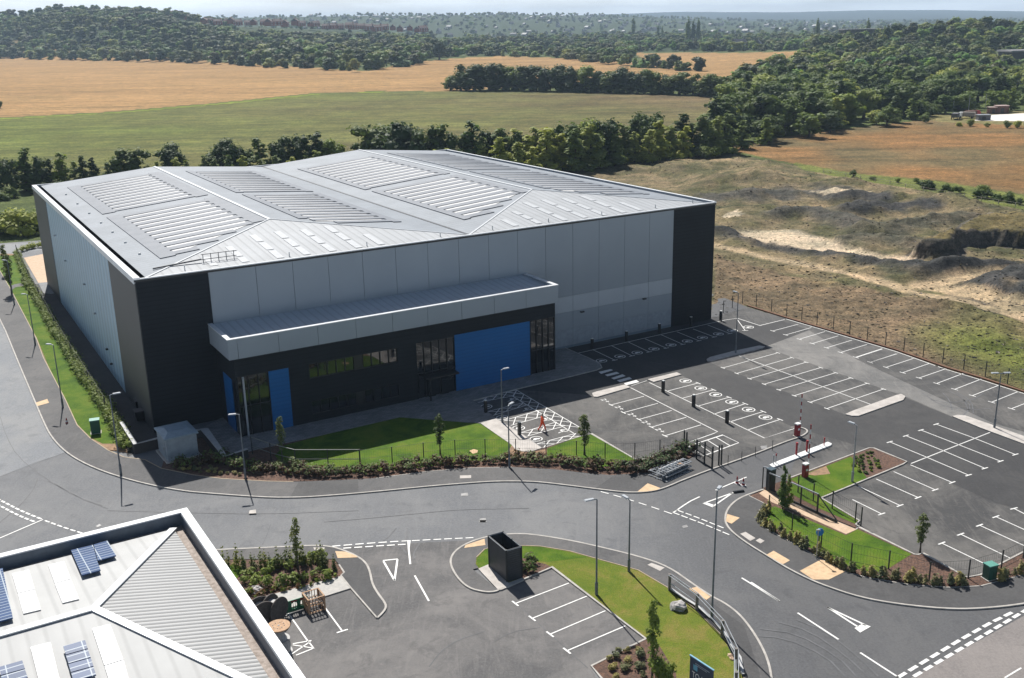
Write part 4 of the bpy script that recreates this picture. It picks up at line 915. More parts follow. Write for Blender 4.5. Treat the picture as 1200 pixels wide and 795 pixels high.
# ------------------------------------------------------------------ low walls, kiosk, cabinets, bins
def lowwall(name, label, pts, h, w=0.35, cat='wall'):
    t = thing(name, label, cat, pts[0]); q = [p - pts[0] for p in pts]
    MB().ribbon(q, w, 0.0, h - 0.06).build('wall_body', M('dark retaining brick', (0.06, 0.055, 0.055), rough=0.8, scale=3), t)
    MB().ribbon(q, w + 0.06, h - 0.06, h).build('coping', M('concrete coping', (0.46, 0.46, 0.455), rough=0.7), t); return t
lowwall('retaining_wall', 'low L-shaped retaining wall with pale coping left of the white kiosk', [G(*p) for p in px('HZ', '100,260 218,450 425,395')], 1.15)
lowwall('retaining_wall', 'low stepped retaining wall with pale coping right of the white kiosk', [G(*p) for p in px('HZ', '700,325 800,310 975,545 1160,480')] , 1.0)
kk = [G(*p) for p in px('HZ', '490,530 745,470')]
ku = (kk[1] - kk[0]); kw = ku.length; kr = math.atan2(ku.y, ku.x)
ks_ = thing('kiosk', 'white flat-topped utility kiosk standing in the warehouse shadow', 'kiosk', kk[0], kr)
m = MB(); m.bb((-0.25, -0.25, 0), (kw + 0.25, 3.9, 0.18)); m.build('base', CONC, ks_)
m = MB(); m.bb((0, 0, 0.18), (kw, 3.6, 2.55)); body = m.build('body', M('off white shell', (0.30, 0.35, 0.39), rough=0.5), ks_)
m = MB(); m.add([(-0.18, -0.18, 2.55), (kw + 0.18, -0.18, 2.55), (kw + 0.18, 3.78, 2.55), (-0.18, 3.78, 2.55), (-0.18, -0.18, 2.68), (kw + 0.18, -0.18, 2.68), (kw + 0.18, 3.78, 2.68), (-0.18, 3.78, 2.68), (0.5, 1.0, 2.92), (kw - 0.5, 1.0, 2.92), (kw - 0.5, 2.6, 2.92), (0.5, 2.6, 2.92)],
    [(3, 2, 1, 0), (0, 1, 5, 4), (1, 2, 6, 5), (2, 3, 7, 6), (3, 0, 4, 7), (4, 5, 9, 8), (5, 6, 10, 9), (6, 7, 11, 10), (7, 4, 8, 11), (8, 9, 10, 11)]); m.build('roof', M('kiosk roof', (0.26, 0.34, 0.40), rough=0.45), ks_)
m = MB(); m.bb((-0.04, 0.7, 0.3), (-0.001, 2.1, 2.3)); dd = m.build('door', M('off white shell', (0, 0, 0)), ks_); m = MB(); m.box((-0.1, 0.9, 1.3), (0.1, 0.08, 0.25)); m.build('handle', GALV, dd)
def cabinet(label, base, w, d, h, rz):
    t = thing('utility_cabinet', label, 'cabinet', base, rz)
    MB().bb((-w / 2 - 0.08, -d / 2 - 0.08, 0), (w / 2 + 0.08, d / 2 + 0.08, 0.12)).build('base', CONC, t)
    b = MB().bb((-w / 2, -d / 2, 0.12), (w / 2, d / 2, h)).build('body', GREEN, t)
    m = MB(); m.bb((-w / 2 + 0.04, -d / 2 - 0.02, 0.2), (-0.01, -d / 2 - 0.001, h - 0.08)); m.bb((0.01, -d / 2 - 0.02, 0.2), (w / 2 - 0.04, -d / 2 - 0.001, h - 0.08)); m.build('door', GREEN, b)
    MB().bb((-w / 2 - 0.04, -d / 2 - 0.04, h), (w / 2 + 0.04, d / 2 + 0.04, h + 0.08)).build('lid', TEAL, t)
    return t
cabinet('green roadside cabinet on the grass verge beside the warehouse', gp('B', '498,388'), 0.95, 0.8, 1.55, R(20))
cabinet('green roadside cabinet at the corner of the right-hand parking bays', gp('M', '790,690'), 0.8, 0.65, 1.25, R(20))
for i, s in enumerate(('728,265', '728,320')):
    b = gp('B', s); t = thing('wheeled_bin', ['black wheeled bin against the dark warehouse corner, the farther of two', 'black wheeled bin against the dark warehouse corner, the nearer of two'][i], 'bin', b, R(30), 'bins beside the warehouse corner')
    m = MB(); m.add([(x * (0.55 if z else 0.45), y * (0.5 if z else 0.4), 1.1 if z else 0.12) for z in (0, 1) for x, y in ((-1, -1), (1, -1), (1, 1), (-1, 1))], [(3, 2, 1, 0), (4, 5, 6, 7), (0, 1, 5, 4), (1, 2, 6, 5), (2, 3, 7, 6), (3, 0, 4, 7)]); m.build('body', BLACK, t)
    MB().box((0, 0.0, 1.17), (1.2, 1.1, 0.12), 0, R(5)).build('lid', M('black plastic lid', (0.03, 0.03, 0.035), rough=0.5), t)
    for x in (-0.4, 0.4): MB().bar((x - 0.04, 0.4, 0.12), (x + 0.04, 0.4, 0.12), 0.24, 0.24, 10).build('wheel', BLACK, t)
# person
def make_person(base, rz):
    rad_k = 1.35; t = thing('person', 'person in bright orange workwear walking across the hatched parking bays', 'person', base, rz)
    vs = [(0, 0, .98), (0, 0, 1.18), (0, 0, 1.42), (0, 0, 1.53), (0, .015, 1.60), (0, .02, 1.70), (0, .01, 1.80),
          (.10, 0, .92), (.12, .20, .52), (.11, .30, .09), (.11, .43, .04), (-.10, 0, .92), (-.12, -.10, .52), (-.11, -.42, .13), (-.11, -.34, .03),
          (.20, 0, 1.44), (.27, -.12, 1.18), (.27, .02, .96), (.27, .08, .88), (-.20, 0, 1.44), (-.27, .14, 1.18), (-.26, .34, 1.05), (-.26, .42, 1.03)]
    es = [(0, 1), (1, 2), (2, 3), (3, 4), (4, 5), (5, 6), (0, 7), (7, 8), (8, 9), (9, 10), (0, 11), (11, 12), (12, 13), (13, 14), (2, 15), (15, 16), (16, 17), (17, 18), (2, 19), (19, 20), (20, 21), (21, 22)]
    rad = [.15, .14, .17, .065, .085, .10, .06, .11, .075, .05, .045, .11, .075, .05, .045, .075, .055, .04, .035, .075, .055, .04, .035]
    me = bpy.data.meshes.new('person_wire'); me.from_pydata(vs, es, []); o = bpy.data.objects.new('w', me); COL.objects.link(o)
    sk = o.modifiers.new('s', 'SKIN'); sk.use_smooth_shade = True
    for i, v in enumerate(me.skin_vertices[0].data if me.skin_vertices else []): v.radius = (rad[i], rad[i])
    if not me.skin_vertices:
        bpy.context.view_layer.objects.active = o
    for i, v in enumerate(me.skin_vertices[0].data): v.radius = (rad[i] * rad_k * (1.2 if i in (1, 2) else 1), rad[i] * .95)
    me.skin_vertices[0].data[0].use_root = True
    ss = o.modifiers.new('b', 'SUBSURF'); ss.levels = 1; ss.render_levels = 1
    dg = bpy.context.evaluated_depsgraph_get(); dg.update(); nm = bpy.data.meshes.new_from_object(o.evaluated_get(dg)); bpy.data.objects.remove(o)
    nm.name = 'body'; nm.materials.clear()
    for mm in (ORANGE, SKIN, HAIR, BLACK): nm.materials.append(mm)
    for p in nm.polygons:
        c = p.center
        p.material_index = 2 if (c.z > 1.74 or (c.z > 1.62 and c.y < -0.03)) else 1 if c.z > 1.53 else 1 if (abs(c.x) > .2 and c.z < 1.06 and (c.y > .36 or (c.x > .2 and c.z < .93))) else 3 if c.z < 0.12 else 0
    b = bpy.data.objects.new('body', nm); COL.objects.link(b); b.parent = t; t.scale = (1.06, 1.06, 1.06)
    return t
try: make_person(gp('AB', '648,470'), R(-65))
except Exception as e_: print('person', e_)

# ------------------------------------------------------------------ lamps
def lamp(label, bx, by, h, az, double=False, mat=LAMPM, arm=0.55):
    t = thing('street_lamp', label, 'street lamp', G(bx, by), az, 'street lamps around the site')
    MB().lathe((0, 0, 0), [(0.12, 0), (0.12, 1.1), (0.075, 1.15), (0.05, h)], 10).build('column', mat, t)
    MB().box((0, 0, 0.02), (0.35, 0.35, 0.1)).build('base_plate', BLACK, t)
    for s in ((1, -1) if double else (1,)):
        m = MB(); m.bar((0, 0, h), (s * arm * 0.6, 0, h + 0.06), 0.06); a = m.build('arm', mat, t)
        m = MB(); m.add([(s * (arm * 0.5), -0.12, h + 0.02), (s * (arm * 0.5), 0.12, h + 0.02), (s * (arm + 0.45), 0.16, h + 0.05), (s * (arm + 0.45), -0.16, h + 0.05), (s * (arm * 0.5), -0.10, h + 0.13), (s * (arm * 0.5), 0.10, h + 0.13), (s * (arm + 0.4), 0.13, h + 0.12), (s * (arm + 0.4), -0.13, h + 0.12)],
                 [(0, 1, 2, 3), (7, 6, 5, 4), (0, 4, 5, 1), (1, 5, 6, 2), (2, 6, 7, 3), (3, 7, 4, 0)]); m.build('lamp_head', TRIMG, t)
    return t
lamp('tall grey street lamp on the verge grass above the green cabinet', 73.8, 478, 7.6, R(160))
lamp('grey street lamp at the left road bend beside the hedge end', 142, 556.6, 8.3, R(30))
lamp('distant grey street lamp on the far left verge', 41.5, 405, 7.3, R(160))
lamp('slim street lamp at the farthest left of the verge', 17, 358, 7.3, R(160))
lamp('grey street lamp in the shaded bed in front of the corner glazing', 288, 562, 6.7, R(190))
lamp('grey lamp in front of the big blue wall panel', 588.6, 496, 6.1, R(30))
lamp('grey street lamp standing in the hedge below the accessible bays', 597, 549, 6.5, R(60))
lamp('grey street lamp standing at the kerb of the lower parking bays', 699, 698, 8.0, R(200))
lamp('grey street lamp on the dry lawn above the boulder', 737, 670.6, 6.2, R(120))
lamp('tall dark lamp mast beside the handrail at the road bend', 834, 728, 10.3, R(60), arm=0.3)
lamp('thin lamp on the pale island beside the warehouse shadow', 862, 414.5, 8.1, R(120))
lamp('twin-headed lamp on the pale island at the right edge', 1165, 502.5, 6.1, R(0), True)
lamp('pale slim lamp on the edge of the grass triangle in the car park', 998.5, 565.6, 5.7, R(120), mat=GALV)

# ------------------------------------------------------------------ charging posts
def charger(base, h, label, group):
    t = thing('charging_post', label, 'charging post', base, WR, group)
    m = MB(); m.add([(x * w, y * w, z) for z, w in ((0, .15), (h - .12, .15), (h, .12)) for x, y in ((-1, -1), (1, -1), (1, 1), (-1, 1))], [(3, 2, 1, 0), (0, 1, 5, 4), (1, 2, 6, 5), (2, 3, 7, 6), (3, 0, 4, 7), (4, 5, 9, 8), (5, 6, 10, 9), (6, 7, 11, 10), (7, 4, 8, 11), (8, 9, 10, 11)]); m.build('body', BLACK, t)
    MB().box((0, 0, h + 0.03), (0.26, 0.26, 0.08)).build('cap', WHITE, t)
for i, s in enumerate(((693.9, 409.4), (734, 400.4), (772.6, 391.3), (809.5, 383.3), (844.5, 376.2))): charger(G(*s), 1.45, f'black charging post in front of the grey warehouse wall, {ORD[i]} from the left', 'charging posts along the warehouse wall')
for i, s in enumerate(((777, 459.8), (812.7, 476.9), (851.8, 496))): charger(G(*s), 1.4, f'black charging post between the two middle parking rows, {["farthest", "middle", "nearest"][i]} of three', 'charging posts in the middle of the car park')
for i, s in enumerate(((569.3, 484.4), (608.8, 510.7))): charger(G(*s), 1.5, ['black charging post at the hatched bays, standing in the shade', 'black charging post at the hatched bays, standing in the sun'][i], 'charging posts at the hatched bays')

# ------------------------------------------------------------------ entrance barriers
def barrier(base, h, boom, label):
    t = thing('car_park_barrier', label, 'barrier', base, WR, 'car park barriers')
    b = MB().box((0, 0, h / 2), (0.5, 0.4, h)).build('housing', RED, t); MB().box((0, -0.21, h * 0.62), (0.26, 0.02, 0.22)).build('label_plate', WHITE, b)
    MB().box((0, 0, h + 0.05), (0.56, 0.46, 0.12)).build('cap', WHITE, t); MB().box((0, 0, 0.03), (0.7, 0.6, 0.1)).build('plinth', CONC, t)
    m = MB(); n = 9
    for k in range(n):
        m.cur = k % 2; z0 = 0.9 + (boom - 0.9) * k / n; z1 = 0.9 + (boom - 0.9) * (k + 1) / n
        m.box((0.34, 0, (z0 + z1) / 2), (0.07, 0.10, z1 - z0))
    m.build('boom', [RED, WHITE], t)
barrier(G(934, 511.5), 1.35, 4.6, 'red barrier housing with raised striped boom on the exit kerb')
barrier(G(943.2, 559.7), 1.35, 5.3, 'red barrier housing with raised striped boom beside the grass triangle')
for i, (s, h, c) in enumerate((((933, 534.6), 1.25, 0), ((945.2, 530.8), 1.15, 1), ((965.5, 523.5), 0.8, 2), ((906, 545.5), 0.9, 3), ((909, 544), 0.9, 4))):
    t = thing('red_post', ['red intercom post on the white island, left of the pair', 'red intercom post on the white island, right of the pair', 'short red marker post near the far end of the white island', 'slim post at the near end of the white island, left one', 'slim post at the near end of the white island, right one'][c], 'post', G(*s), 0, 'posts on the barrier island')
    t.location.z = 0.14; w = 0.16 if i < 2 else 0.08
    MB().box((0, 0, h / 2), (w, w, h)).build('shaft', RED if i < 3 else GALV, t); MB().box((0, -0.04, h - 0.05), (w * 1.25, w * 1.4, 0.22)).build('head', RED if i != 3 else GALV, t)
# cones
def cone(base, label, tilt=0):
    t = thing('traffic_cone', label, 'traffic cone', base, 0, 'traffic cones'); t.rotation_euler = (tilt, 0, 0.4)
    MB().box((0, 0, 0.03), (0.42, 0.42, 0.05)).build('foot', WHITE, t)
    m = MB(); m.lathe((0, 0, 0.05), [(0.17, 0), (0.13, 0.2)], 12); m.cur = 1; m.lathe((0, 0, 0.25), [(0.13, 0), (0.095, 0.18)], 12); m.cur = 0; m.lathe((0, 0, 0.43), [(0.095, 0), (0.04, 0.3)], 12)
    m.build('cone_body', [RED, WHITE], t)
cone(gp('K', '515,432'), 'red and white cone beside the gate road line, left of the pair'); cone(gp('K', '551,443'), 'red and white cone beside the gate road line, right of the pair')
cone(gp('B', '347,340'), 'small red cone alone on the left footway')
t = thing('rubber_stop', 'small black rubber block on the road at the tip of the painted triangle', 'road block', gp('K', '525,482'), R(15)); m = MB(); m.add([(-.55, -.16, 0), (.55, -.16, 0), (.55, .16, 0), (-.55, .16, 0), (-.48, -.08, .18), (.48, -.08, .18), (.48, .08, .18), (-.48, .08, .18)], [(3, 2, 1, 0), (4, 5, 6, 7), (0, 1, 5, 4), (1, 2, 6, 5), (2, 3, 7, 6), (3, 0, 4, 7)]); m.build('block', BLACK, t)
# stack of steel barriers on the footway
sp0, sp1 = gp('K', '95,405'), gp('K', '205,355'); sd = (sp1 - sp0); sr_ = math.atan2(sd.y, sd.x); L_ = sd.length * 1.35
t = thing('barrier_stack', 'stack of galvanised steel crowd barriers lying on the footway beside the hedge', 'barrier stack', sp0.lerp(sp1, 0.35) + Vector((-0.2, 0.5, 0)), sr_)
for layer in range(3):
    for rowi in range(2 if layer < 2 else 1):
        y = -0.75 + rowi * 1.15 + layer * 0.25; z = 0.14 + layer * 0.3; m = MB()
        for s in (-1, 1):
            m.bar((-L_ / 2 + layer * 0.3, y + s * 0.5, z), (L_ / 2 + layer * 0.3, y + s * 0.5, z), 0.09)
            m.bar((-L_ / 2 + layer * 0.3, y + s * 0.28, z + 0.05), (L_ / 2 + layer * 0.3, y + s * 0.28, z + 0.05), 0.06)
        for k in range(9): xk = -L_ / 2 + 0.1 + k * (L_ - 0.2) / 8 + layer * 0.3; m.bar((xk, y - 0.5, z + 0.05), (xk, y + 0.5, z + 0.05), 0.06)
        m.build('barrier_frame', GALV, t)
for k in range(6): MB().lathe((-L_ / 2 + 0.4 + k * L_ / 7, -0.25, 0.95), [(0.13, 0), (0.13, 0.12), (0.05, 0.2)], 8).build('clamp', WHITE, t)
MB().box((0, -0.78, 0.35), (L_, 0.08, 0.55)).build('side_panel', M('dark galvanised sheet', (0.16, 0.18, 0.2), rough=0.4, metal=0.4), t)
MB().box((L_ * 0.34, -0.4, 0.72), (0.6, 0.5, 0.08)).build('timber_pad', WOOD, t)
# boulder
def rock(name, label, base, r, seed, mat):
    rr = np.random.default_rng(seed); m = MB(); n, k = 12, 8; vs = []
    for j in range(k + 1):
        for i in range(n):
            ph = math.pi * j / k; th = 2 * math.pi * i / n; q = r * (1 + 0.13 * rr.standard_normal() * (0 < j < k))
            vs.append((q * math.sin(ph) * math.cos(th), q * 0.85 * math.sin(ph) * math.sin(th), 0.62 * q * math.cos(ph) + r * 0.42))
    m.add(vs, [(j * n + i, (j + 1) * n + i, (j + 1) * n + (i + 1) % n, j * n + (i + 1) % n) for j in range(k) for i in range(n)])
    o = m.build(name, mat, loc=base); return tag(o, label, 'rock')
ROCK = M('pale grey stone', (0.50, 0.47, 0.45), (0.3, 0.28, 0.27), 0.85, scale=2.5, bmp=0.05)
rock('boulder', 'large pale grey boulder on the dry lawn beside the road', gp('Q', '612,430'), 0.62, 3, ROCK)
rock('rock', 'small pale rock at the edge of the lawn beside the handrail', gp('Q', '890,680'), 0.22, 5, MATS['sandy gravel'])
rock('rock', 'small pale rock beside the handrail, below the other small rock', gp('Q', '900,698'), 0.2, 6, MATS['sandy gravel'])
rock('rock', 'pale flat rock at the lower edge of the left shrub bed', gp('O', '235,405'), 0.5, 8, ROCK)
# little blue sign
bp = G(959, 643.5); t = thing('blue_sign', 'small round blue sign on a dark post behind the tuft row', 'sign', bp, R(10))
MB().lathe((0, 0, 0), [(0.05, 0), (0.05, 1.75)], 8).build('post', POSTM, t)
MB().lathe((0, -0.05, 1.55), [(0.33, -0.03), (0.33, 0.03)], 20, Matrix.Rotation(R(90), 3, 'X')).build('plate', M('bright blue sign face', (0.02, 0.20, 0.55), rough=0.4), t)
# small pole with two arms next to it whose lamp shadow crosses the buff paving
t = thing('sign_post', 'thin grey post with a small round cap beside the buff crossing paving', 'post', G(956.5, 656)); MB().lathe((0, 0, 0), [(0.04, 0), (0.04, 2.6)], 8).build('shaft', GALV, t); MB().box((0, 0, 2.62), (0.3, 0.12, 0.12)).build('cap', GALV, t)
# TO LET board
s0 = G(803.5, 838); 
t = thing('to_let_board', 'dark blue to let board on two posts on the dry lawn', 'sign board', s0, 0)
A1 = G(809.2, 768.5, 3.9); A2 = G(836.0, 786.0, 3.9); dv = A2 - A1; dv.z = 0; t.location = (A1.x, A1.y, 0); t.rotation_euler = (0, 0, math.atan2(dv.y, dv.x)); Ls = dv.length
BD = M('navy board', (0.018, 0.045, 0.085), (0.015, 0.038, 0.075), 0.4)
b = MB().bb((0, -0.03, 1.75), (Ls, 0.03, 3.9)).build('board', BD, t)
MB().bb((-0.05, -0.05, 3.9), (Ls + 0.05, 0.05, 3.96)).build('top_edge', M('light blue edge', (0.2, 0.42, 0.55), rough=0.4), t)
for x in (0.12, Ls - 0.12): MB().box((x, 0.08, 1.9), (0.1, 0.1, 3.8)).build('post', WOODG, t)
me = text_mesh('TO LET', 0.62, 0.004); me.materials.append(WHITE); o = bpy.data.objects.new('lettering', me); COL.objects.link(o); o.parent = b; o.location = (Ls / 2, -0.036, 2.72); o.rotation_euler = (R(90), 0, 0); o.scale = (Ls / 2.6, 1, 1)
MB().bb((Ls * 0.16, -0.045, 3.12), (Ls * 0.34, -0.034, 3.48)).build('logo_block', M('light blue logo', (0.12, 0.40, 0.55), rough=0.4), b)
m = MB()
for k in range(2): m.bb((Ls * 0.24, -0.04, 3.60 - k * 0.11), (Ls * (0.86 - 0.12 * k), -0.033, 3.64 - k * 0.11))
m.build('small_print', M('pale print', (0.4, 0.45, 0.5), rough=0.5), b)
MB().bb((0.08, -0.04, 2.2), (Ls - 0.08, -0.033, 2.34)).build('pale_band', M('pale print', (0, 0, 0)), b)

# ------------------------------------------------------------------ cable reels, crate, green barrier
DW = M('dark reel flange', (0.10, 0.085, 0.075), (0.06, 0.05, 0.045), 0.8, scale=5)
CAB = M('grey cable windings', (0.42, 0.41, 0.40), (0.25, 0.245, 0.24), 0.6, scale=8)
t = thing('cable_reel', 'upright pair of stacked cable reels with a pale wooden top disc', 'cable reel', G(329.5, 764.5), 0, 'cable reels behind the parapet')
for z, r, mm, nm in ((0.0, 0.80, CAB, 'flange'), (1.02, 0.70, CAB, 'flange'), (2.05, 0.80, WOOD, 'top_disc')): MB().lathe((0, 0, z), [(r, 0), (r, 0.08)], 28).build(nm, mm, t)
MB().lathe((0, 0, 0.08), [(0.66, 0), (0.70, 0.5), (0.66, 0.94)], 24).build('windings', CAB, t); MB().lathe((0, 0, 1.1), [(0.52, 0), (0.36, 0.3), (0.36, 0.95)], 20).build('drum', CAB, t)
m = MB()
for k in range(8): a = k * math.pi / 4; m.lathe((0.4 * math.cos(a), 0.4 * math.sin(a), 2.13), [(0.035, 0), (0.035, 0.03)], 6)
m.lathe((0, 0, 2.13), [(0.07, 0), (0.07, 0.02)], 10); m.build('bolts', BLACK, t)
for i, (b, r, az) in enumerate(((G(308, 731), 1.0, R(35)), (G(323, 726), 0.95, R(60)))):
    t = thing('cable_reel', ['large dark cable reel on its rim, nearest the parapet', 'dark cable reel on its rim beside the green barrier'][i], 'cable reel', b, az, 'cable reels behind the parapet'); ax = Matrix.Rotation(R(90), 3, 'X')
    for y in (-0.45, 0.45): MB().lathe((0, y, r), [(r, -0.04), (r, 0.04)], 28, ax).build('flange', DW, t)
    MB().lathe((0, 0, r), [(r * 0.62, -0.41), (r * 0.62, 0.41)], 24, ax).build('windings', CAB, t)
c0 = G(368.5, 713.5); t = thing('slatted_crate', 'open pale timber slatted crate beside the green barrier', 'crate', c0, R(31)); s_ = 0.62
for k, (x, y) in enumerate(((-1, -1), (1, -1), (1, 1), (-1, 1))):
    MB().bar((x * s_, y * s_, 0), (x * s_, y * s_, 1.25), 0.09).build('corner_post', WOOD, t)
for a, b in (((-1, -1), (1, -1)), ((1, -1), (1, 1)), ((1, 1), (-1, 1)), ((-1, 1), (-1, -1))):
    m = MB()
    for i in range(6):
        f = (i + 0.5) / 6; x = (a[0] + (b[0] - a[0]) * f) * (s_ + 0.03); y = (a[1] + (b[1] - a[1]) * f) * (s_ + 0.03); m.bar((x, y, 0.04), (x, y, 1.25), 0.09, 0.03)
    for z in (0.1, 0.65, 1.22): m.bar((a[0] * s_, a[1] * s_, z), (b[0] * s_, b[1] * s_, z), 0.1, 0.04)
    m.build('slatted_side', WOOD, t)
m = MB()
for i in range(5): m.bar((-s_ + 0.12 + i * 0.25, -s_, 0.72 + 0.05 * (i % 2)), (-s_ + 0.12 + i * 0.25, s_, 0.72 + 0.05 * (i % 2)), 0.1, 0.04)
m.build('inner_slats', DW, t)
a, b = G(335, 720.5), G(356, 714); d = b - a; t = thing('green_barrier', 'green plastic pedestrian barrier with oval openings and red top strips', 'barrier', a.lerp(b, 0.5), math.atan2(d.y, d.x)); L_ = 2.1
m = MB()
for k in range(3):
    cx = -L_ / 2 + L_ * (k + 0.5) / 3; w = L_ / 6
    outer = [(cx - w, .12), (cx, .12), (cx + w, .12), (cx + w, .55), (cx + w, 1.0), (cx, 1.0), (cx - w, 1.0), (cx - w, .55)]
    innr = [(cx - .19, .36), (cx, .27), (cx + .19, .36), (cx + .22, .56), (cx + .19, .76), (cx, .85), (cx - .19, .76), (cx - .22, .56)]
    for y in (-.03, .03): m.add([(x, y, z) for x, z in outer + innr], [(i, (i + 1) % 8, 8 + (i + 1) % 8, 8 + i) for i in range(8)])
    m.add([(x, y, z) for y in (-.03, .03) for x, z in innr], [(i, (i + 1) % 8, 8 + (i + 1) % 8, 8 + i) for i in range(8)])
    for x in (cx - 0.08, cx + 0.08): m.bar((x, 0, .3), (x, 0, .82), 0.035)
m.bar((-L_ / 2, 0, 0.12), (L_ / 2, 0, 0.12), 0.08); m.bar((-L_ / 2, 0, 1.0), (L_ / 2, 0, 1.0), 0.09); m.build('panel', M('green plastic', (0.01, 0.13, 0.055), rough=0.45), t)
for k in range(3): MB().box((-L_ / 2 + L_ * (k + 0.5) / 3, -0.035, 0.93), (0.45, 0.04, 0.1)).build('reflective_strip', RED, t)
for x in (-0.75, 0.75): MB().box((x, 0, 0.04), (0.1, 0.6, 0.07)).build('foot', BLACK, t)

# ------------------------------------------------------------------ fences and rails
def fence(name, label, bases, h, post_w=0.09, panel=True, mat=POSTM, cat='fence', rails=0, railm=None, step=None):
    pts = [G(*p) if not isinstance(p, Vector) else p for p in bases]; o = pts[0]
    t = thing(name, label, cat, o)
    for p in pts:
        q = p - o; MB().box((q.x, q.y, h / 2), (post_w, post_w, h)).build('post', mat, t)
    if panel:
        m = MB(); 
        for a, b in zip(pts[:-1], pts[1:]):
            a = a - o; b = b - o; n = max(2, int((b - a).length / 0.22))
            for k in range(1, n): p = a.lerp(b, k / n); m.add([(p.x - .004, p.y, .05), (p.x + .004, p.y, .05), (p.x + .004, p.y, h - .05), (p.x - .004, p.y, h - .05)], [(0, 1, 2, 3)])
            for z in (0.1, h * 0.5, h - 0.08): m.bar((a.x, a.y, z), (b.x, b.y, z), 0.015)
        m.build('mesh_panel', mat, t)
    for k in range(rails):
        m = MB(); z = h * (k + 1) / rails - 0.04
        for a, b in zip(pts[:-1], pts[1:]): a = a - o; b = b - o; m.bar((a.x, a.y, z), (b.x, b.y, z), 0.06)
        m.build('rail', railm or mat, t)
    return t
fence('mesh_fence', 'dark mesh fence behind the long hedge in front of the warehouse', [(422.7, 548.6), (460, 545.6), (496.8, 540.5), (533.6, 537), (568.8, 536), (604.5, 536), (640, 537.5), (675.5, 538.6), (709, 541), (743.7, 541), (773, 537), (801.3, 525.5)], 2.0)
fence('mesh_fence', 'dark mesh fence with pale top rail in the shaded shrub bed', [(296, 533), (318, 541), (347, 548.8), (385, 548.8), (422.2, 548.7)], 2.0, rails=2, railm=M('dull rail', (0.2, 0.21, 0.18), rough=0.6))
fence('mesh_fence', 'long dark mesh fence between the far parking row and the brown bank', [(847.5, 367), (858, 361), (870, 355.5), (886, 359.5), (903.9, 365.2), (921.6, 371.2), (939.3, 375.2), (957.2, 381.3), (976.3, 386.3), (995.5, 392.3), (1016, 398.9), (1037.5, 405.4), (1059, 411.8), (1081.5, 418.8), (1104.6, 425.2), (1129.2, 433), (1154.5, 441.2), (1180.5, 449.7), (1207, 458), (1235, 467), (1264, 476)], 1.9)
tag(MB().ribbon(g('PX', '876,358.6 921,372.6 969,386.6 1050,410.4 1109,431.2 1150,443.4 1200,459.6 1300,491'), 0.35, -0.03, 0.14).build('kerb_edging', M('rusty edging board', (0.16, 0.075, 0.04), rough=0.9)), kind='structure')
fence('mesh_fence', 'dark mesh fence along the tuft row beside the right-hand lawn', [(900.7, 601), (927.9, 623), (962, 642), (997, 659), (1041, 668), (1088.5, 681.5), (1134.4, 679), (1173, 667.5), (1198.8, 655), (1230, 643)], 1.7)
fence('mesh_fence', 'short run of dark fence posts behind the sliding gate', [(935, 578), (952.8, 588), (975, 597), (1002, 612), (1008.7, 617)], 1.8)
fence('mesh_fence', 'dark fence along the exit kerb behind the gate posts', [(853, 545.5), (869, 541), (885, 535.5), (905, 528)], 1.1, 0.05, panel=False)
# left boundary
fence('slatted_screen', 'dark close-boarded screen along the service path behind the left hedge', [(20, 298), (34, 328), (46, 350), (64, 384), (84, 418), (104, 450), (124, 482)], 1.9, panel=True)
gl = thing('gate', 'open dark metal gate posts at the pavement beside the barrier stack', 'gate', G(816, 539.3))
for i, (a, hh) in enumerate((((816, 539.3), 2.2), ((825.4, 544.4), 2.4), ((834.5, 550.3), 2.4), ((842.1, 546.4), 2.2), ((845, 546), 2.2), ((801.6, 522.5), 1.6), ((804.5, 523.5), 1.6))):
    q = G(*a) - gl.location; MB().box((q.x, q.y, hh / 2), (0.14, 0.14, hh)).build('post', POSTM, gl)
m = MB(); a, b = G(816, 539.3) - gl.location, G(834.5, 550.3) - gl.location
for z in (0.15, 1.1, 2.1): m.bar((a.x, a.y, z), (b.x, b.y, z), 0.06)
for k in range(1, 16): p = a.lerp(b, k / 16); m.bar((p.x, p.y, .15), (p.x, p.y, 2.1), 0.02)
m.build('gate_leaf', POSTM, gl)
# sliding gate
ga, gb = G(900.7, 577.5), G(981, 614); gt = thing('sliding_gate', 'open dark sliding gate with a silver top rail resting over the sandy strip', 'gate', ga, 0)
d = gb - ga; q = lambda f, z: (d.x * f, d.y * f, z)
MB().bar(q(0, 0.22), q(1, 0.22), 0.12, 0.2).build('bottom_beam', POSTM, gt); MB().bar(q(0, 1.95), q(0.72, 1.95), 0.1, 0.1).build('top_rail', GALV, gt)
MB().bar(q(0.72, 1.9), q(1, 0.25), 0.08).build('brace', POSTM, gt)
for f in (0.0, 0.24, 0.48, 0.72): MB().bar(q(f, 0.2), q(f, 1.93), 0.12).build('upright', POSTM, gt)
m = MB()
for k in range(1, 50): m.bar(q(0.72 * k / 50, 0.3), q(0.72 * k / 50, 1.9), 0.015)
m.build('infill_bars', POSTM, gt)
t = thing('gate_motor_cabinet', 'tall black gate motor cabinet at the end of the sliding gate', 'cabinet', G(902.5, 575.2), R(31)); MB().bb((-.32, -.28, 0), (.32, .28, 2.15)).build('body', POSTM, t); MB().bb((-.36, -.32, 2.15), (.36, .32, 2.23)).build('lid', M('dark blue grey lid', (0.05, 0.08, 0.1), rough=0.4), t)
t = thing('gate_catcher', 'silver gate catcher frame left of the gate motor cabinet', 'gate frame', G(893.3, 572.2), 0)
for x, y in ((0, 0), (0.55, -0.3)): MB().bar((x, y, 0), (x, y, 2.1), 0.09).build('post', POSTM, t)
MB().bar((0, 0, 2.12), (0.9, -0.5, 2.12), 0.1).build('top_rail', GALV, t)
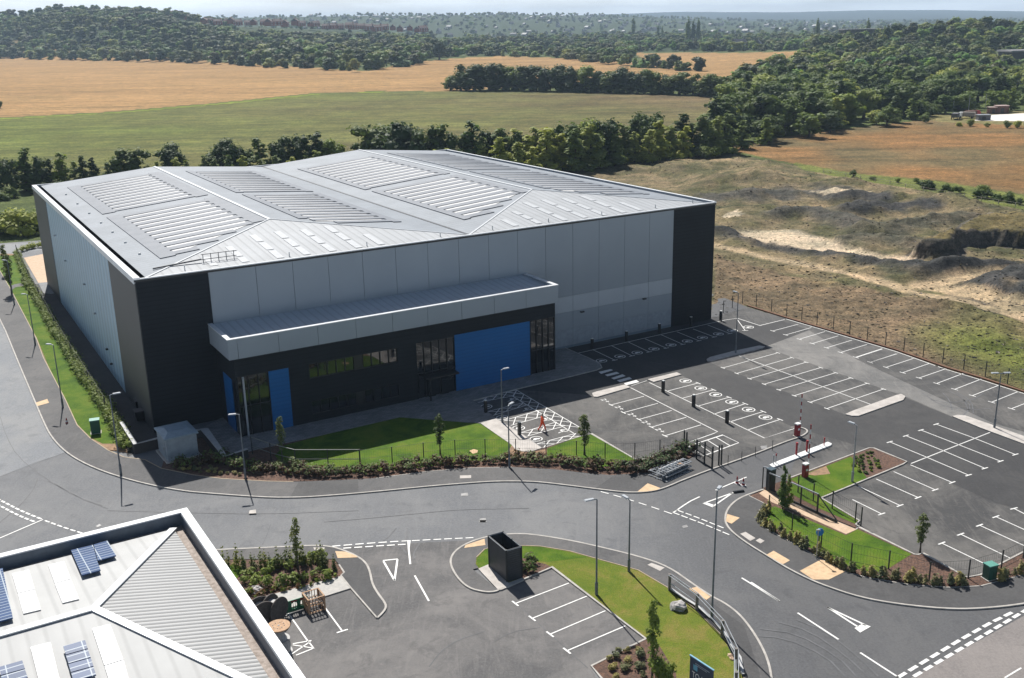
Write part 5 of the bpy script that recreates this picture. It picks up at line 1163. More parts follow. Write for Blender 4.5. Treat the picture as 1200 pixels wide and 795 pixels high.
# timber post and steel rail beside the road bend
rb_ = [gp('Q', s) for s in ('565,330', '710,436', '845,582', '917,735')] + [G(862, 810), G(861, 850)]
ht = thing('handrail', 'timber post handrail with double steel rails along the road bend', 'handrail', rb_[0])
for p in rb_: q_ = p - rb_[0]; MB().box((q_.x, q_.y, 0.72), (0.2, 0.2, 1.44)).build('post', WOODG, ht)
for a, b in zip(rb_[:-1], rb_[1:]):
    a = a - rb_[0]; b = b - rb_[0]; dn = (b - a).normalized(); n_ = Vector((-dn.y, dn.x, 0)) * 0.13
    for s in (-1, 1): MB().bar(a + n_ * s + Vector((0, 0, 1.38)), b + n_ * s + Vector((0, 0, 1.38)), 0.07, n=8).build('rail', GALV, ht)
    MB().bar(a + Vector((0, 0, 0.7)), b + Vector((0, 0, 0.7)), 0.07, n=8).build('rail', GALV, ht)
lowwall('edging_wall', 'low timber edging along the lawn under the handrail', [gp('Q', s) for s in ('575,335', '640,380', '720,430', '770,475', '800,500', '850,560', '900,640', '940,700', '955,790')], 0.28, 0.14, 'edging')
# far low post and rail fence beyond the heaps
fence('rail_fence', 'long pale low post and rail fence between the heaps and the brown field', [Vector((p.x, p.y, 0)) for p in smoothline(g('PX', '965,203 1000,209 1034,215 1070,222 1120,231 1160,238 1200,244 1260,256'), 1)], 1.0, 0.14, False, M('pale timber fence', (0.45, 0.4, 0.33), rough=0.9), rails=2)

# ------------------------------------------------------------------ leaves
ICO = None
def ico():
    global ICO
    if ICO is None:
        bm = bmesh.new(); bmesh.ops.create_icosphere(bm, subdivisions=1, radius=1.0)
        ICO = (np.array([v.co[:] for v in bm.verts]), np.array([[v.index for v in f.verts] for f in bm.faces])); bm.free()
    return ICO
def leafcloud(blobs, n, size, r, up=0.7, flat=0.8):
    """leaf clumps scattered over the outside of many lobes: vertices (n,4,3)"""
    B = np.array(blobs, float); w = B[:, 3] ** 2; idx = r.choice(len(B), n, p=w / w.sum())
    d = r.normal(size=(n, 3)); d /= np.linalg.norm(d, axis=1)[:, None]; d[:, 2] = np.where(d[:, 2] < -0.35, -d[:, 2], d[:, 2])
    rad = B[idx, 3] * r.uniform(0.72, 1.12, n); c = B[idx, :3] + d * rad[:, None] * np.array([1, 1, flat])
    nn = d + r.normal(size=(n, 3)) * 0.55 + np.array([0, 0, up]); nn /= np.linalg.norm(nn, axis=1)[:, None]
    a = np.cross(nn, r.normal(size=(n, 3))); a /= np.linalg.norm(a, axis=1)[:, None]; b = np.cross(nn, a)
    s = size * r.uniform(0.6, 1.35, n)[:, None]; s2 = s * r.uniform(0.55, 0.95, n)[:, None]
    return np.stack([c - a * s - b * s2 * .3, c + b * s2, c + a * s + b * s2 * .2, c - b * s2 * 0.9 + a * s * .2], 1)
def mesh_np(name, V, F4=None, F3=None, mat=None, tint=None):
    me = bpy.data.meshes.new(name); me.vertices.add(len(V)); me.vertices.foreach_set('co', np.asarray(V, np.float32).ravel())
    loops = []; starts = []; tot = []; s = 0
    if F4 is not None and len(F4): loops.append(F4.ravel()); starts.append(s + np.arange(0, F4.size, 4)); tot.append(np.full(len(F4), 4)); s += F4.size
    if F3 is not None and len(F3): loops.append(F3.ravel()); starts.append(s + np.arange(0, F3.size, 3)); tot.append(np.full(len(F3), 3)); s += F3.size
    L = np.concatenate(loops).astype(np.int32); me.loops.add(len(L)); me.loops.foreach_set('vertex_index', L)
    st = np.concatenate(starts).astype(np.int32); me.polygons.add(len(st)); me.polygons.foreach_set('loop_start', st); me.polygons.foreach_set('loop_total', np.concatenate(tot).astype(np.int32))
    me.update(calc_edges=True)
    if tint is not None:
        ca = me.color_attributes.new('tint', 'FLOAT_COLOR', 'POINT'); ca.data.foreach_set('color', np.asarray(tint, np.float32).ravel())
    if mat: me.materials.append(mat)
    return me
def crown_arrays(blobs, n, size, r, core=0.72, flat=0.8):
    q = leafcloud(blobs, n, size, r, flat=flat).reshape(-1, 3); F4 = np.arange(len(q)).reshape(-1, 4)
    iv, if_ = ico(); V = [q]; F3 = []; off = len(q)
    for b in blobs:
        V.append(iv * (r.uniform(0.9, 1.1, (len(iv), 1))) * b[3] * core * np.array([1, 1, flat]) + np.array(b[:3])); F3.append(if_ + off); off += len(iv)
    return np.concatenate(V), F4, np.concatenate(F3)
def blobs_for(kind, r):
    """crowns about 10 m tall, standing at z = 0"""
    o = []
    if kind == 'broad':
        for i in range(19):
            a = r.uniform(0, 6.28); q = r.uniform(0, 1) ** .6 * 3.4; z = r.uniform(1.6, 8.2); k = math.sqrt(max(0.2, 1 - ((z - 4.6) / 5.2) ** 2)); o.append((q * k * math.cos(a), q * k * math.sin(a), z, r.uniform(1.1, 1.9)))
        o += [(0, 0, 4, 2.7), (0, 0, 6.6, 2.2)]
    elif kind == 'bush':
        for i in range(9):
            a = r.uniform(0, 6.28); q = r.uniform(0.3, 3.0); o.append((q * math.cos(a), q * math.sin(a), r.uniform(1.0, 5.6) * (1 - q / 6), r.uniform(1.3, 2.3)))
    elif kind == 'slender':
        for i in range(15):
            z = 0.8 + 8.6 * i / 14; a = r.uniform(0, 6.28); q = r.uniform(0.1, 1.3) * (1.15 - z / 12); o.append((q * math.cos(a), q * math.sin(a), z, r.uniform(0.8, 1.3) * (1.3 - z / 12)))
    elif kind == 'poplar':
        for i in range(12): z = 1 + 8.6 * i / 11; o.append((r.normal() * .12, r.normal() * .12, z, 0.95 * math.sin(math.pi * min(0.95, (z + 1.2) / 11.2)) + .15))
    elif kind == 'sapling':
        for i in range(24): z = 2.6 + 6.9 * i / 23; a = r.uniform(0, 6.28); e_ = math.sin(math.pi * min(1, (z - 1.6) / 9.0)) ** .8; q = r.uniform(.1, .85) * e_; o.append((q * math.cos(a), q * math.sin(a), z, (0.35 + r.uniform(0.15, 0.45) * e_)))
    return o
PROTO = {}
def tree_proto(kind, leafmat, var, n, size):
    key = (kind, leafmat.name, var)
    if key in PROTO: return PROTO[key]
    r = np.random.default_rng(abs(hash((kind, var))) % 9999 if False else (sum(map(ord, kind)) * 31 + var * 7)); bl = blobs_for(kind, r)
    V, F4, F3 = crown_arrays(bl, n, size, r, {'sapling': 0.12, 'slender': 0.55}.get(kind, 0.7), 0.85)
    cm = mesh_np('crown', V, F4, F3, leafmat)
    m = MB(); top = {'broad': 6.5, 'bush': 3.5, 'slender': 8.8, 'poplar': 9.0, 'sapling': 8.5}[kind]; w = {'broad': .34, 'bush': .2, 'slender': .16, 'poplar': .22, 'sapling': .16}[kind]
    prof = [(w * (1.5 if k == 0 else 1 - 0.75 * k / 5), top * k / 5) for k in range(6)]; m.lathe((0, 0, -0.1), prof, 7)
    for b in bl[:6]: m.bar((0, 0, b[2] * 0.55), (b[0] * .8, b[1] * .8, b[2] * .95), w * .45, n=5)
    tm = bpy.data.meshes.new('trunk'); tm.from_pydata(m.v, [], m.f); tm.materials.append(BARK); PROTO[key] = (cm, tm); return PROTO[key]
NTREE = [0]
def tree(name, label, cat, base, h, kind, leafmat, group=None, wide=1.0, nleaf=900, size=0.30, nvar=5, trunk=True):
    var = random.randrange(nvar); cm, tm = tree_proto(kind, leafmat, var, nleaf, size)
    t = thing(name, label, cat, (base[0], base[1], base[2] if len(base) > 2 else gz(base[0], base[1])), random.uniform(0, 6.28), group)
    k = h / 10.0; t.scale = (k * wide, k * wide, k)
    c = bpy.data.objects.new('crown', cm); COL.objects.link(c); c.parent = t
    if trunk: c = bpy.data.objects.new('trunk', tm); COL.objects.link(c); c.parent = t
    NTREE[0] += 1; return t
def tp(x, ytop, yb, name, label, kind, leafmat, group=None, wide=1.0, cat='tree', **k):
    b = G(x, yb); return tree(name, label, cat, (b.x, b.y), hgt(x, yb, ytop), kind, leafmat, group, wide, **k)
GB = 'trees of the belt behind the warehouse'
# tree belt behind the warehouse: (x, top, kind, leaves, width)
def beltbase(x): return np.interp(x, [-60, 60, 200, 420, 620, 700, 760, 830, 900, 980, 1060, 1100], [236, 222, 208, 204, 203, 196, 187, 181, 170, 158, 148, 141])
spec = [(-30, 170, 'broad', LEAFD, .8), (-10, 178, 'slender', LEAFM, 1.2), (10, 180, 'broad', LEAFD, .75), (32, 173, 'slender', LEAFM, 1.5), (48, 177, 'broad', LEAFD, .7), (62, 186, 'slender', LEAFD, 1.2), (76, 177, 'slender', LEAFM, 1.6), (90, 188, 'slender', LEAFM, 1.3),
 (100, 182, 'slender', LEAFD, 1.3), (112, 184, 'slender', LEAFD, 1.3), (128, 190, 'slender', LEAFM, 1.5), (142, 186, 'broad', LEAFM, .7), (156, 170, 'broad', LEAFD, 1.35), (176, 192, 'bush', LEAFM, 1.2), (203, 166, 'broad', LEAFD, 1.15), (222, 190, 'bush', LEAFM, 1.1), (240, 192, 'bush', LEAFL, 1.1), (258, 163, 'broad', LEAFD, 1.0), (276, 160, 'broad', LEAFD, .95),
 (290, 170, 'broad', LEAFD, .8), (306, 160, 'slender', LEAFM, 1.5), (318, 178, 'bush', LEAFL, 1.0), (330, 158, 'broad', LEAFD, .85), (343, 166, 'slender', LEAFM, 1.5), (354, 155, 'broad', LEAFD, .8), (373, 153, 'slender', LEAFD, 1.7), (386, 165, 'slender', LEAFM, 1.6), (397, 160, 'broad', LEAFM, .8), (409, 170, 'bush', LEAFM, .9),
 (425, 162, 'broad', LEAFD, .8), (441, 135, 'broad', LEAFD, 1.15), (456, 138, 'broad', LEAFD, 1.05), (472, 133, 'broad', LEAFD, 1.05), (490, 138, 'broad', LEAFD, .95), (506, 150, 'broad', LEAFD, .8), (516, 145, 'slender', LEAFM, 1.7), (530, 148, 'broad', LEAFD, .8), (543, 158, 'slender', LEAFL, 1.8), (554, 140, 'slender', LEAFM, 1.5), (566, 160, 'slender', LEAFL, 1.7),
 (580, 145, 'broad', LEAFD, .8), (590, 150, 'slender', LEAFM, 1.7), (603, 150, 'slender', LEAFL, 1.6), (607, 146, 'broad', LEAFD, .6), (619, 158, 'slender', LEAFL, 1.7), (628, 148, 'slender', LEAFL, 1.6), (641, 150, 'slender', LEAFL, 1.8), (652, 156, 'slender', LEAFL, 1.8), (664, 142, 'broad', LEAFM, .8), (676, 145, 'slender', LEAFL, 1.9), (688, 140, 'broad', LEAFM, .8), (699, 146, 'slender', LEAFL, 1.8), (707, 133, 'broad', LEAFD, .75), (718, 149, 'slender', LEAFM, 1.9), (731, 148, 'slender', LEAFL, 1.7),
 (742, 140, 'slender', LEAFD, 1.7), (754, 128, 'broad', LEAFD, .7), (761, 124, 'broad', LEAFD, .75), (772, 142, 'slender', LEAFM, 1.8), (786, 146, 'slender', LEAFL, 1.8), (799, 133, 'slender', LEAFD, 1.9), (810, 144, 'slender', LEAFM, 1.9), (822, 134, 'slender', LEAFL, 1.9), (836, 140, 'slender', LEAFM, 1.9), (848, 132, 'slender', LEAFL, 1.8)]
LBL = {('broad', 'dark oak leaves'): 'dark round-crowned tree in the belt behind the warehouse', ('broad', 'mid green leaves'): 'mid green round-crowned tree in the belt behind the warehouse', ('slender', 'mid green leaves'): 'mid green slender tree in the belt behind the warehouse',
  ('slender', 'dark oak leaves'): 'dark slender tree in the belt behind the warehouse', ('slender', 'light willow leaves'): 'light green slender willow in the belt behind the warehouse', ('bush', 'light willow leaves'): 'light green bushy shrub in the belt behind the warehouse', ('bush', 'mid green leaves'): 'mid green bushy shrub in the belt behind the warehouse'}
for x, yt, kd, lm, wd in spec:
    yb = float(beltbase(x)) + random.uniform(-2, 2); tp(x, yt, yb, {'bush': 'shrub'}.get(kd, 'tree'), LBL[(kd, lm.name)], kd, lm, GB, wd * 1.12, 'shrub' if kd == 'bush' else 'tree')
# low scrub filling the foot of the belt
for k in range(88):
    x = -30 + k * 10.2 + random.uniform(-6, 6); yb = float(beltbase(x)) + random.uniform(-2, 7); lm = random.choice([LEAFM, LEAFL, LEAFM])
    b = G(x, yb); tree('shrub', 'light green bushy shrub in the belt behind the warehouse' if lm is LEAFL else 'mid green bushy shrub in the belt behind the warehouse', 'shrub', (b.x, b.y), random.uniform(3.0, 6.0), 'bush', lm, GB, 1.45)
for k in range(40):
    x = 190 + k * 16.6 + random.uniform(-6, 6); yb = float(beltbase(x)) + random.uniform(2, 7); b = G(x, yb)
    tree('tree', 'light green slender willow in the belt behind the warehouse', 'tree', (b.x, b.y), random.uniform(6, 8.5) if x < 560 else random.uniform(9, 13.5), 'slender', LEAFL, GB, 1.7)
for x, yt, yb, wd in ((8, 226, 272, 1.2), (28, 222, 275, 1.25), (45, 220, 268, 1.1), (-15, 230, 274, 1.2), (60, 232, 262, 1.0)):
    tp(x, yt, yb, 'shrub', 'large yellow-green shrub beside the road at the far left corner of the warehouse', 'bush', LEAFL, 'shrubs beside the road behind the warehouse', wd, 'shrub', nleaf=900, size=0.3)
# the copse line in the middle distance
COP = [(528, 88, 1.1), (540, 76, 1.0), (556, 70, 1.2), (574, 68.5, 1.2), (590, 72, 1.0), (606, 73, 1.1), (622, 72, 1.1), (638, 72, 1.1), (655, 74, 1.1), (670, 76, 1.0), (686, 75, 1.1), (700, 79, 1.0), (716, 79, 1.0), (731, 77, 1.1), (747, 79, 1.0), (764, 79, 1.0), (781, 84, 1.0), (796, 80, 1.1), (812, 86, 1.0), (829, 82, 1.1), (845, 85, 1.0), (862, 87, 1.0), (878, 92, 1.0)]
for i, (x, yt, wd) in enumerate(COP):
    yb = np.interp(x, [520, 600, 800, 880], [106, 106, 111, 116]); tp(x, yt, float(yb), 'tree', 'large dark round tree in the copse line between the wheat and the brown crop', 'broad', LEAFD if i % 5 else LEAFM, 'trees of the copse line', wd * 1.3, size=0.5, nleaf=600)
    b_ = G(x + 7, float(yb) + .2); tree('shrub', 'dark undergrowth shrub at the foot of the copse line', 'shrub', (b_.x, b_.y), random.uniform(11, 15), 'bush', LEAFD, 'undergrowth of the copse line', 1.5)
# trees along the far edge of the first wheat field, and the dark tree on its own
for i in range(34):
    x = -20 + i * 15 + random.uniform(-4, 4)
    yb = float(np.interp(x, [-30, 100, 250, 350, 450, 520], [67, 69, 73.5, 78, 82, 70])) - random.uniform(0.3, 1.5); hh = random.choice([6, 8, 8, 11, 14]) * random.uniform(.9, 1.2); b = G(x, yb)
    tree('shrub', 'dark round shrub on the far edge of the wheat field', 'shrub', (b.x, b.y), hh, 'bush', LEAFD if i % 4 else LEAFM, 'shrubs along the far edge of the wheat', 1.3, size=0.5)
tp(345 + 170, 44, 71, 'tree', 'large dark round tree standing at the crest of the wheat field', 'broad', LEAFD, None, 1.1)
tp(0.5, 117, 127, 'tree', 'small dark tree alone at the left edge of the wheat field', 'broad', LEAFD, None, 1.0)
# scrub along the hedgerow beyond the heaps
for i, (x, yb, h) in enumerate(((1000, 207, 3.2), (1023, 211, 2.2), (1074, 214.5, 2.4), (1087, 221, 4.8), (1108, 226, 3.6), (1117, 226.5, 3.2), (1125, 226, 2.6), (1145, 232, 3.4), (1150, 231, 5.2), (1157, 233, 3.6), (1170, 235, 3.4), (1183, 237, 4.0), (1195, 240, 2.6), (1210, 243, 3.4), (1052, 214, 2.2))):
    b = G(x, yb); tree('shrub', 'dark low shrub in the green hedgerow beyond the heaps', 'shrub', (b.x, b.y), h, 'bush', LEAFM if i % 3 else LEAFD, 'shrubs of the hedgerow beyond the heaps', 1.1)
for x, yb, h in ((1085, 144, 7), (1124, 148, 3.5), (1137, 148, 5), (1157, 149, 3), (1180, 150, 5), (1192, 150, 5), (1205, 150, 5)):
    b = G(x, yb); tree('shrub', 'small green shrub in front of the white depot slab', 'shrub', (b.x, b.y), h, 'bush', LEAFL, 'shrubs in front of the depot', 1.0)
# poplars and other tall ones standing out on the right
for x, yt, yb, wd in ((806, 21, 52, .9), (812, 24, 52, .9), (818, 22, 52, .8), (957, 25, 52, .9), (1016, 27, 52, 1.0), (1038, 42, 70, 1.1), (1034, 44, 70, 1.0), (776, 33, 48, .8), (771, 31, 48, .8), (742, 22, 48, .8)):
    tp(x, yt, yb, 'poplar', 'tall narrow poplar rising above the far woods', 'poplar', LEAFM, 'poplars of the far woods', wd)
# the wood on the right: the nearest trees one by one
WOODR = [(860, 112), (905, 118), (880, 100), (960, 88), (1080, 70), (1200, 60), (1420, 60), (1420, 125), (1200, 128), (1100, 139), (1000, 155), (905, 172), (860, 178), (835, 176), (800, 182), (850, 150)]
polyR = [G(*p) for p in WOODR]
def inside(x, y, poly): return bool(inpoly(np.array([x]), np.array([y]), poly)[0])
cnt = 0; cells = set()
ys_ = []
for k in range(2600):
    if cnt >= 190: break
    x = random.uniform(830, 1260); yb = random.uniform(104, 182); b = G(x, yb)
    if not inside(b.x, b.y, polyR): continue
    c = (int(b.x / 8), int(b.y / 11))
    if c in cells: continue
    cells.add(c); cnt += 1
    edge = yb > np.interp(x, [800, 905, 1000, 1100, 1200], [172, 160, 145, 131, 120])
    lm = random.choice([LEAFL, LEAFM, LEAFM, LEAFD] if edge else [LEAFM, LEAFM, LEAFD, LEAFD, LEAFL]); kd = random.choice(['slender', 'broad', 'bush'] if edge else ['broad', 'broad', 'slender'])
    h = random.uniform(7, 12) if edge else random.uniform(12, 17)
    tree('tree' if kd != 'bush' else 'shrub', {'broad': 'round-crowned tree in the dense wood on the right', 'slender': 'slender tree in the dense wood on the right', 'bush': 'bushy shrub on the edge of the dense wood on the right'}[kd], 'tree' if kd != 'bush' else 'shrub', (b.x, b.y), h, kd, lm, 'trees of the right-hand wood', 1.35 if kd == 'broad' else 1.9 if kd == 'slender' else 1.5)
for x, yt, yb, wd in ((903, 93, 138, 1.0), (918, 92, 138, 1.05), (932, 96, 139, 1.0), (942, 103, 140, .9), (874, 113, 158, .75), (925, 80, 118, 1.0)):
    tp(x, yt, yb, 'tree', 'very large dark round tree in front of the right-hand wood' if yb > 130 and x > 890 else 'tall dark tree beside the right-hand wood', 'broad', LEAFD, 'dark trees at the corner of the right-hand wood', wd, nleaf=900)
# woods that read as a mass
def woodland(name, label, samples, seed, hmin, hmax, nq=110, size=0.62):
    r = np.random.default_rng(seed); Vs = []; F4 = []; F3 = []; T = []; o4 = 0; protos = []
    for k in range(8):
        bl = blobs_for('broad' if k < 5 else ('bush' if k < 7 else 'slender'), r); bl = sorted(bl, key=lambda b: -b[3])[:9]
        protos.append(crown_arrays(bl, nq, size * 1.25, r, 0.86))
    base = 0; hz_ = height(np.array([p[0] for p in samples]), np.array([p[1] for p in samples]))
    for (x, y), g0 in zip(samples, hz_):
        V, f4, f3 = protos[r.integers(8)]; s = r.uniform(hmin, hmax) / 10; a = r.uniform(0, 6.28); ca, sa = math.cos(a), math.sin(a); w = s * r.uniform(1.15, 1.55)
        P = np.stack([(V[:, 0] * ca - V[:, 1] * sa) * w + x, (V[:, 0] * sa + V[:, 1] * ca) * w + y, V[:, 2] * s + g0 - 0.6 * s], 1)
        Vs.append(P); F4.append(f4 + base); F3.append(f3 + base); base += len(V); q = r.choice([0.5, 0.7, 0.9, 1.2, 1.7, 2.1]) * r.uniform(.85, 1.15); T.append(np.tile([q * r.uniform(.75, 1.3), q, q * r.uniform(.6, 1.2), 1], (len(V), 1)))
    me = mesh_np(name, np.concatenate(Vs), np.concatenate(F4), np.concatenate(F3), LEAFW, np.concatenate(T))
    o = bpy.data.objects.new(name, me); COL.objects.link(o); return tag(o, label, 'woodland', kind='stuff')
def scatter(poly, n, minx, maxx, miny, maxy, seed, grid=9.0, power=1.0):
    r = np.random.default_rng(seed); out = []; used = set()
    for _ in range(n * 8):
        x = r.uniform(minx, maxx); y = miny + (maxy - miny) * r.uniform() ** power; b = G(x, y)
        c = (int(b.x // grid), int(b.y // grid))
        if c in used or not inside(b.x, b.y, poly): continue
        used.add(c); out.append((b.x, b.y))
        if len(out) >= n: break
    return out
def polar(n, r0, r1, yfun0, y1, seed, grid, power=1.0, keep=None):
    """tree spots by direction and distance"""
    r = np.random.default_rng(seed); out = []; used = set()
    for _ in range(n * 10):
        a = r.uniform(r0, r1); lo_ = yfun0(a); y = lo_ + (y1 - lo_) * r.uniform() ** power; x = a * y; c = (int(x // grid), int(y // grid))
        if c in used or (keep and not keep(x, y)): continue
        used.add(c); out.append((x, y))
        if len(out) >= n: break
    return out
yl = lambda a: float(np.interp(a, [-.6, -.5, -.42, -.29, -.21, -.14, -.07], [2010, 1975, 1735, 1382, 1160, 1010, 1230]))
woodland('woodland', 'dense mixed wood covering the low hill behind the wheat field on the left', polar(1500, -.66, -.07, yl, 2230, 1, 17.0, 0.9, lambda x, y: not (x / y > -.31 and y > 2060)) + polar(420, -.66, -.25, lambda a: 2230, 2650, 11, 18.0), 21, 12, 21, 230, 0.5)
W2p = [G(*p) for p in [(480, 62), (520, 57), (600, 50), (760, 46), (900, 46), (960, 50), (960, 65), (900, 62.5), (800, 61), (745, 61.5), (735, 76), (850, 86), (740, 79), (640, 68), (560, 67), (500, 70)]]
woodland('woodland', 'belt of far trees beyond the wheat in the middle of the picture', scatter(W2p, 1100, 475, 965, 46, 86, 2, 16.0), 22, 10, 17, 200, .5)
W3p = [G(*p) for p in [(950, 66), (940, 52), (1100, 46), (1700, 46), (1700, 125), (1200, 104), (1000, 108), (880, 112), (862, 98), (905, 87), (948, 76)]]
woodland('woodland', 'large dense wood on the right reaching up the low rise', scatter(W3p, 1900, 860, 1420, 47, 118, 3, 15.0, 0.8), 23, 11, 18, 230, .45)
woodland('woodland', 'scattered far hedges and trees of the valley before the distant ridge', polar(2000, -.62, .62, lambda a: 2250 if a < -.05 else 2000, 5900, 4, 24.0, 0.8, lambda x, y: (math.sin(x * .009 + y * .004) + math.sin(y * .011 - x * .003)) > -0.25 or y > 4300), 24, 11, 18, 46, 1.3)

# ------------------------------------------------------------------ far houses
BR = M('red house brick', (0.40, 0.12, 0.07), (0.28, 0.09, 0.055), 0.9, scale=0.5); TI = M('brown roof tile', (0.20, 0.10, 0.075), (0.08, 0.06, 0.055), 0.8, scale=0.5)
REN = M('pale render', (0.36, 0.35, 0.34), rough=0.8); SLT = M('grey slate', (0.12, 0.12, 0.13), rough=0.6)
def house_proto(name, label, wall, roof, w, d, h):
    t = thing(name, label, 'house')
    MB().bb((-w / 2, -d / 2, 0), (w / 2, d / 2, h)).build('wall', wall, t)
    m = MB(); z = h + d * 0.38; m.add([(-w / 2 - .3, -d / 2 - .3, h), (w / 2 + .3, -d / 2 - .3, h), (w / 2 + .3, d / 2 + .3, h), (-w / 2 - .3, d / 2 + .3, h), (-w / 2 - .3, 0, z), (w / 2 + .3, 0, z)], [(0, 1, 5, 4), (2, 3, 4, 5), (0, 4, 3), (1, 2, 5), (3, 2, 1, 0)])
    rf = m.build('roof', roof, t); MB().bb((w * .3, -.5, z - .8), (w * .3 + .8, .5, z + 1.2)).build('chimney', wall, rf)
    for x in (-w * .3, w * .05, w * .33):
        for zz in (1.1, 3.6):
            if zz + 1.2 < h: MB().bb((x - .6, -d / 2 - .04, zz), (x + .6, -d / 2 - .002, zz + 1.2)).build('window', WHITE, t)
    return t
hp = [house_proto('house', 'red brick house with a brown roof on the far estate beyond the wood', BR, TI, 13, 9, 5.6)]
first = True
for i in range(34):
    x = 226 + i * 8.6 + random.uniform(-3, 3); Yh = 2250 + random.uniform(-120, 160); ybase = float(np.interp(x, [226, 300, 400, 450, 512], [28, 29.5, 33.5, 36, 38])) + random.uniform(-1.5, 1.0)
    X_ = (x - 600) / 1206 * Yh; zz = 41.5 + (29.2 + (600 - x) * 0.0203 - ybase) / 1206 * Yh; b = Vector((X_, Yh, max(zz, gz(X_, Yh))))
    lb = 'red brick house with a brown roof on the far estate beyond the wood'
    o = hp[0] if first else dup(hp[0], b, 0, lb, 'red brick houses of the far estate')
    o.location = b; o.rotation_euler = (0, 0, random.choice([0.1, 0.1, 1.6, 0.5])); o['group'] = 'red brick houses of the far estate'; s = random.uniform(1.1, 1.6); o.scale = (s, s, s); first = False
pr_ = house_proto('house', 'small pale house in the distant hillside town', REN, SLT, 14, 9, 5.6); pr_.scale = (1.3, 1.3, 1.3); first = True
rr = np.random.default_rng(77)
for i in range(250):
    az = rr.uniform(-0.20, 0.40); D_ = rr.uniform(2700, 5200); x = math.tan(az) * D_; b = Vector((x, D_, 0)); b.z = gz(b.x, b.y) - 0.5
    if first: o = pr_
    else:
        o = pr_.copy(); COL.objects.link(o)
        for ch in pr_.children:
            if ch.name.startswith('window'): continue
            c = ch.copy(); COL.objects.link(c); c.parent = o
    o.location = b; o['group'] = 'houses of the distant town'; o.rotation_euler = (0, 0, rr.uniform(0, 3)); s = rr.uniform(0.7, 1.4); o.scale = (s, s, s); first = False
wt = dup(pr_, (0, 0, 0), 0.3, 'white gabled house among the trees above the second wheat field', None); wt.pop('group', None) if hasattr(wt, 'pop') else None
b = G(866, 59.5); wt.location = (b.x, b.y, 1.5); wt.scale = (1.3, 1.3, 1.6)
if 'group' in wt: del wt['group']
wt2 = dup(pr_, (0, 0, 0), 1.2, 'second pale house among the trees, right of the white gabled house', None)
b = G(888, 60); wt2.location = (b.x, b.y, 1.5); wt2.scale = (0.9, 0.9, 1.5)
if 'group' in wt2: del wt2['group']
# far dark industrial roof inside the right wood
for (x, y, w_, h_, lb) in ((1030, 62, 95, 14, 'long grey shed roof showing among the far woods'), (1198, 84, 30, 14, 'dark shed with a pale roof edge at the right border of the wood')):
    b = G(x, y); b.z = gz(b.x, b.y); t = thing('far_shed', lb, 'shed', b, 0.05)
    MB().bb((-w_ / 2, -10, 0), (w_ / 2, 10, h_)).build('wall', M('shed wall', (0.08, 0.075, 0.07), rough=0.7), t); MB().bb((-w_ / 2 - 1, -11, h_), (w_ / 2 + 1, 11, h_ + 1.2)).build('roof', M('shed roof', (0.28, 0.27, 0.27), rough=0.6), t)
# depot beyond the brown field
sheet('depot_apron', g('PX', '1142,141.5 1150,135.5 1200,133 1300,131 1300,143 1200,142.3 1166,142'), 0.02, M('white concrete apron', (0.78, 0.72, 0.66), (0.6, 0.56, 0.5), 0.8, scale=0.2))
def shed(label, base, w, d, h, wall, roof, rz=0.0):
    t = thing('depot_shed', label, 'shed', base, rz); MB().bb((-w / 2, -d / 2, 0), (w / 2, d / 2, h)).build('wall', wall, t); MB().bb((-w / 2 - .2, -d / 2 - .2, h), (w / 2 + .2, d / 2 + .2, h + .25)).build('roof', roof, t)
    MB().bb((-w * .2, -d / 2 - .05, 0.2), (w * .1, -d / 2 - .003, h * .75)).build('door', BLACK, t); return t
BRN = M('brown shed wall', (0.14, 0.07, 0.05), rough=0.8)
shed('low grey container on the near edge of the white depot slab', G(1152, 140.8), 5.0, 2.6, 2.0, SLT, TRIMG)
shed('brown shed with a pale roof behind the white depot slab, the left one', G(1162.5, 133.2), 3.6, 3, 2.6, BRN, M('pale pink roof', (0.5, 0.38, 0.34), rough=0.7))
shed('brown shed with a pale roof behind the white depot slab, the right one', G(1173, 133), 5.0, 3.4, 3.2, BRN, M('pale pink roof', (0, 0, 0)))
def truck(label, base, rz, cab, body):
    t = thing('truck', label, 'truck', base, rz)
    MB().bb((-3.2, -1.2, 0.9), (1.4, 1.2, 2.6)).build('load_body', body, t)
    m = MB(); m.add([(1.6, y, z) for y in (-1.15, 1.15) for z in (.6, 2.5)] + [(3.4, y, z) for y in (-1.15, 1.15) for z in (.6, 1.7)] + [(2.9, y, 2.5) for y in (-1.15, 1.15)], [(0, 1, 3, 2), (0, 4, 5, 8, 1), (2, 3, 9, 7, 6), (4, 6, 7, 5), (5, 7, 9, 8), (1, 8, 9, 3), (0, 2, 6, 4)]); m.build('cab', cab, t)
    for x in (-2.2, 2.4):
        for y in (-1.1, 1.1): MB().bar((x, y - .12, .5), (x, y + .12, .5), 1.0, 1.0, 10).build('wheel', BLACK, t)
truck('pale-fronted truck parked left of the white depot slab', G(1132.5, 138.8), 2.6, WHITE, M('beige load', (0.35, 0.3, 0.26), rough=0.8)); truck('dark red truck parked at the left edge of the white depot slab', G(1139, 136.8), 0.3, RED, BRN); truck('small white truck at the corner of the far green bank', G(1119.5, 140), 1.0, WHITE, SLT)
for x, y0_, y1_ in ((1134.5, 112, 134), (1116.5, 116, 133), (1154, 110, 132)):
    b = G(x, y1_); t = thing('lamp_pole', f'thin pale pole at the wood edge behind the depot, {"middle" if x == 1134.5 else "left" if x < 1120 else "right"} of three', 'pole', b, 0, 'poles behind the depot'); MB().lathe((0, 0, 0), [(.14, 0), (.09, hgt(x, y1_, y0_))], 6).build('pole', GALV, t)

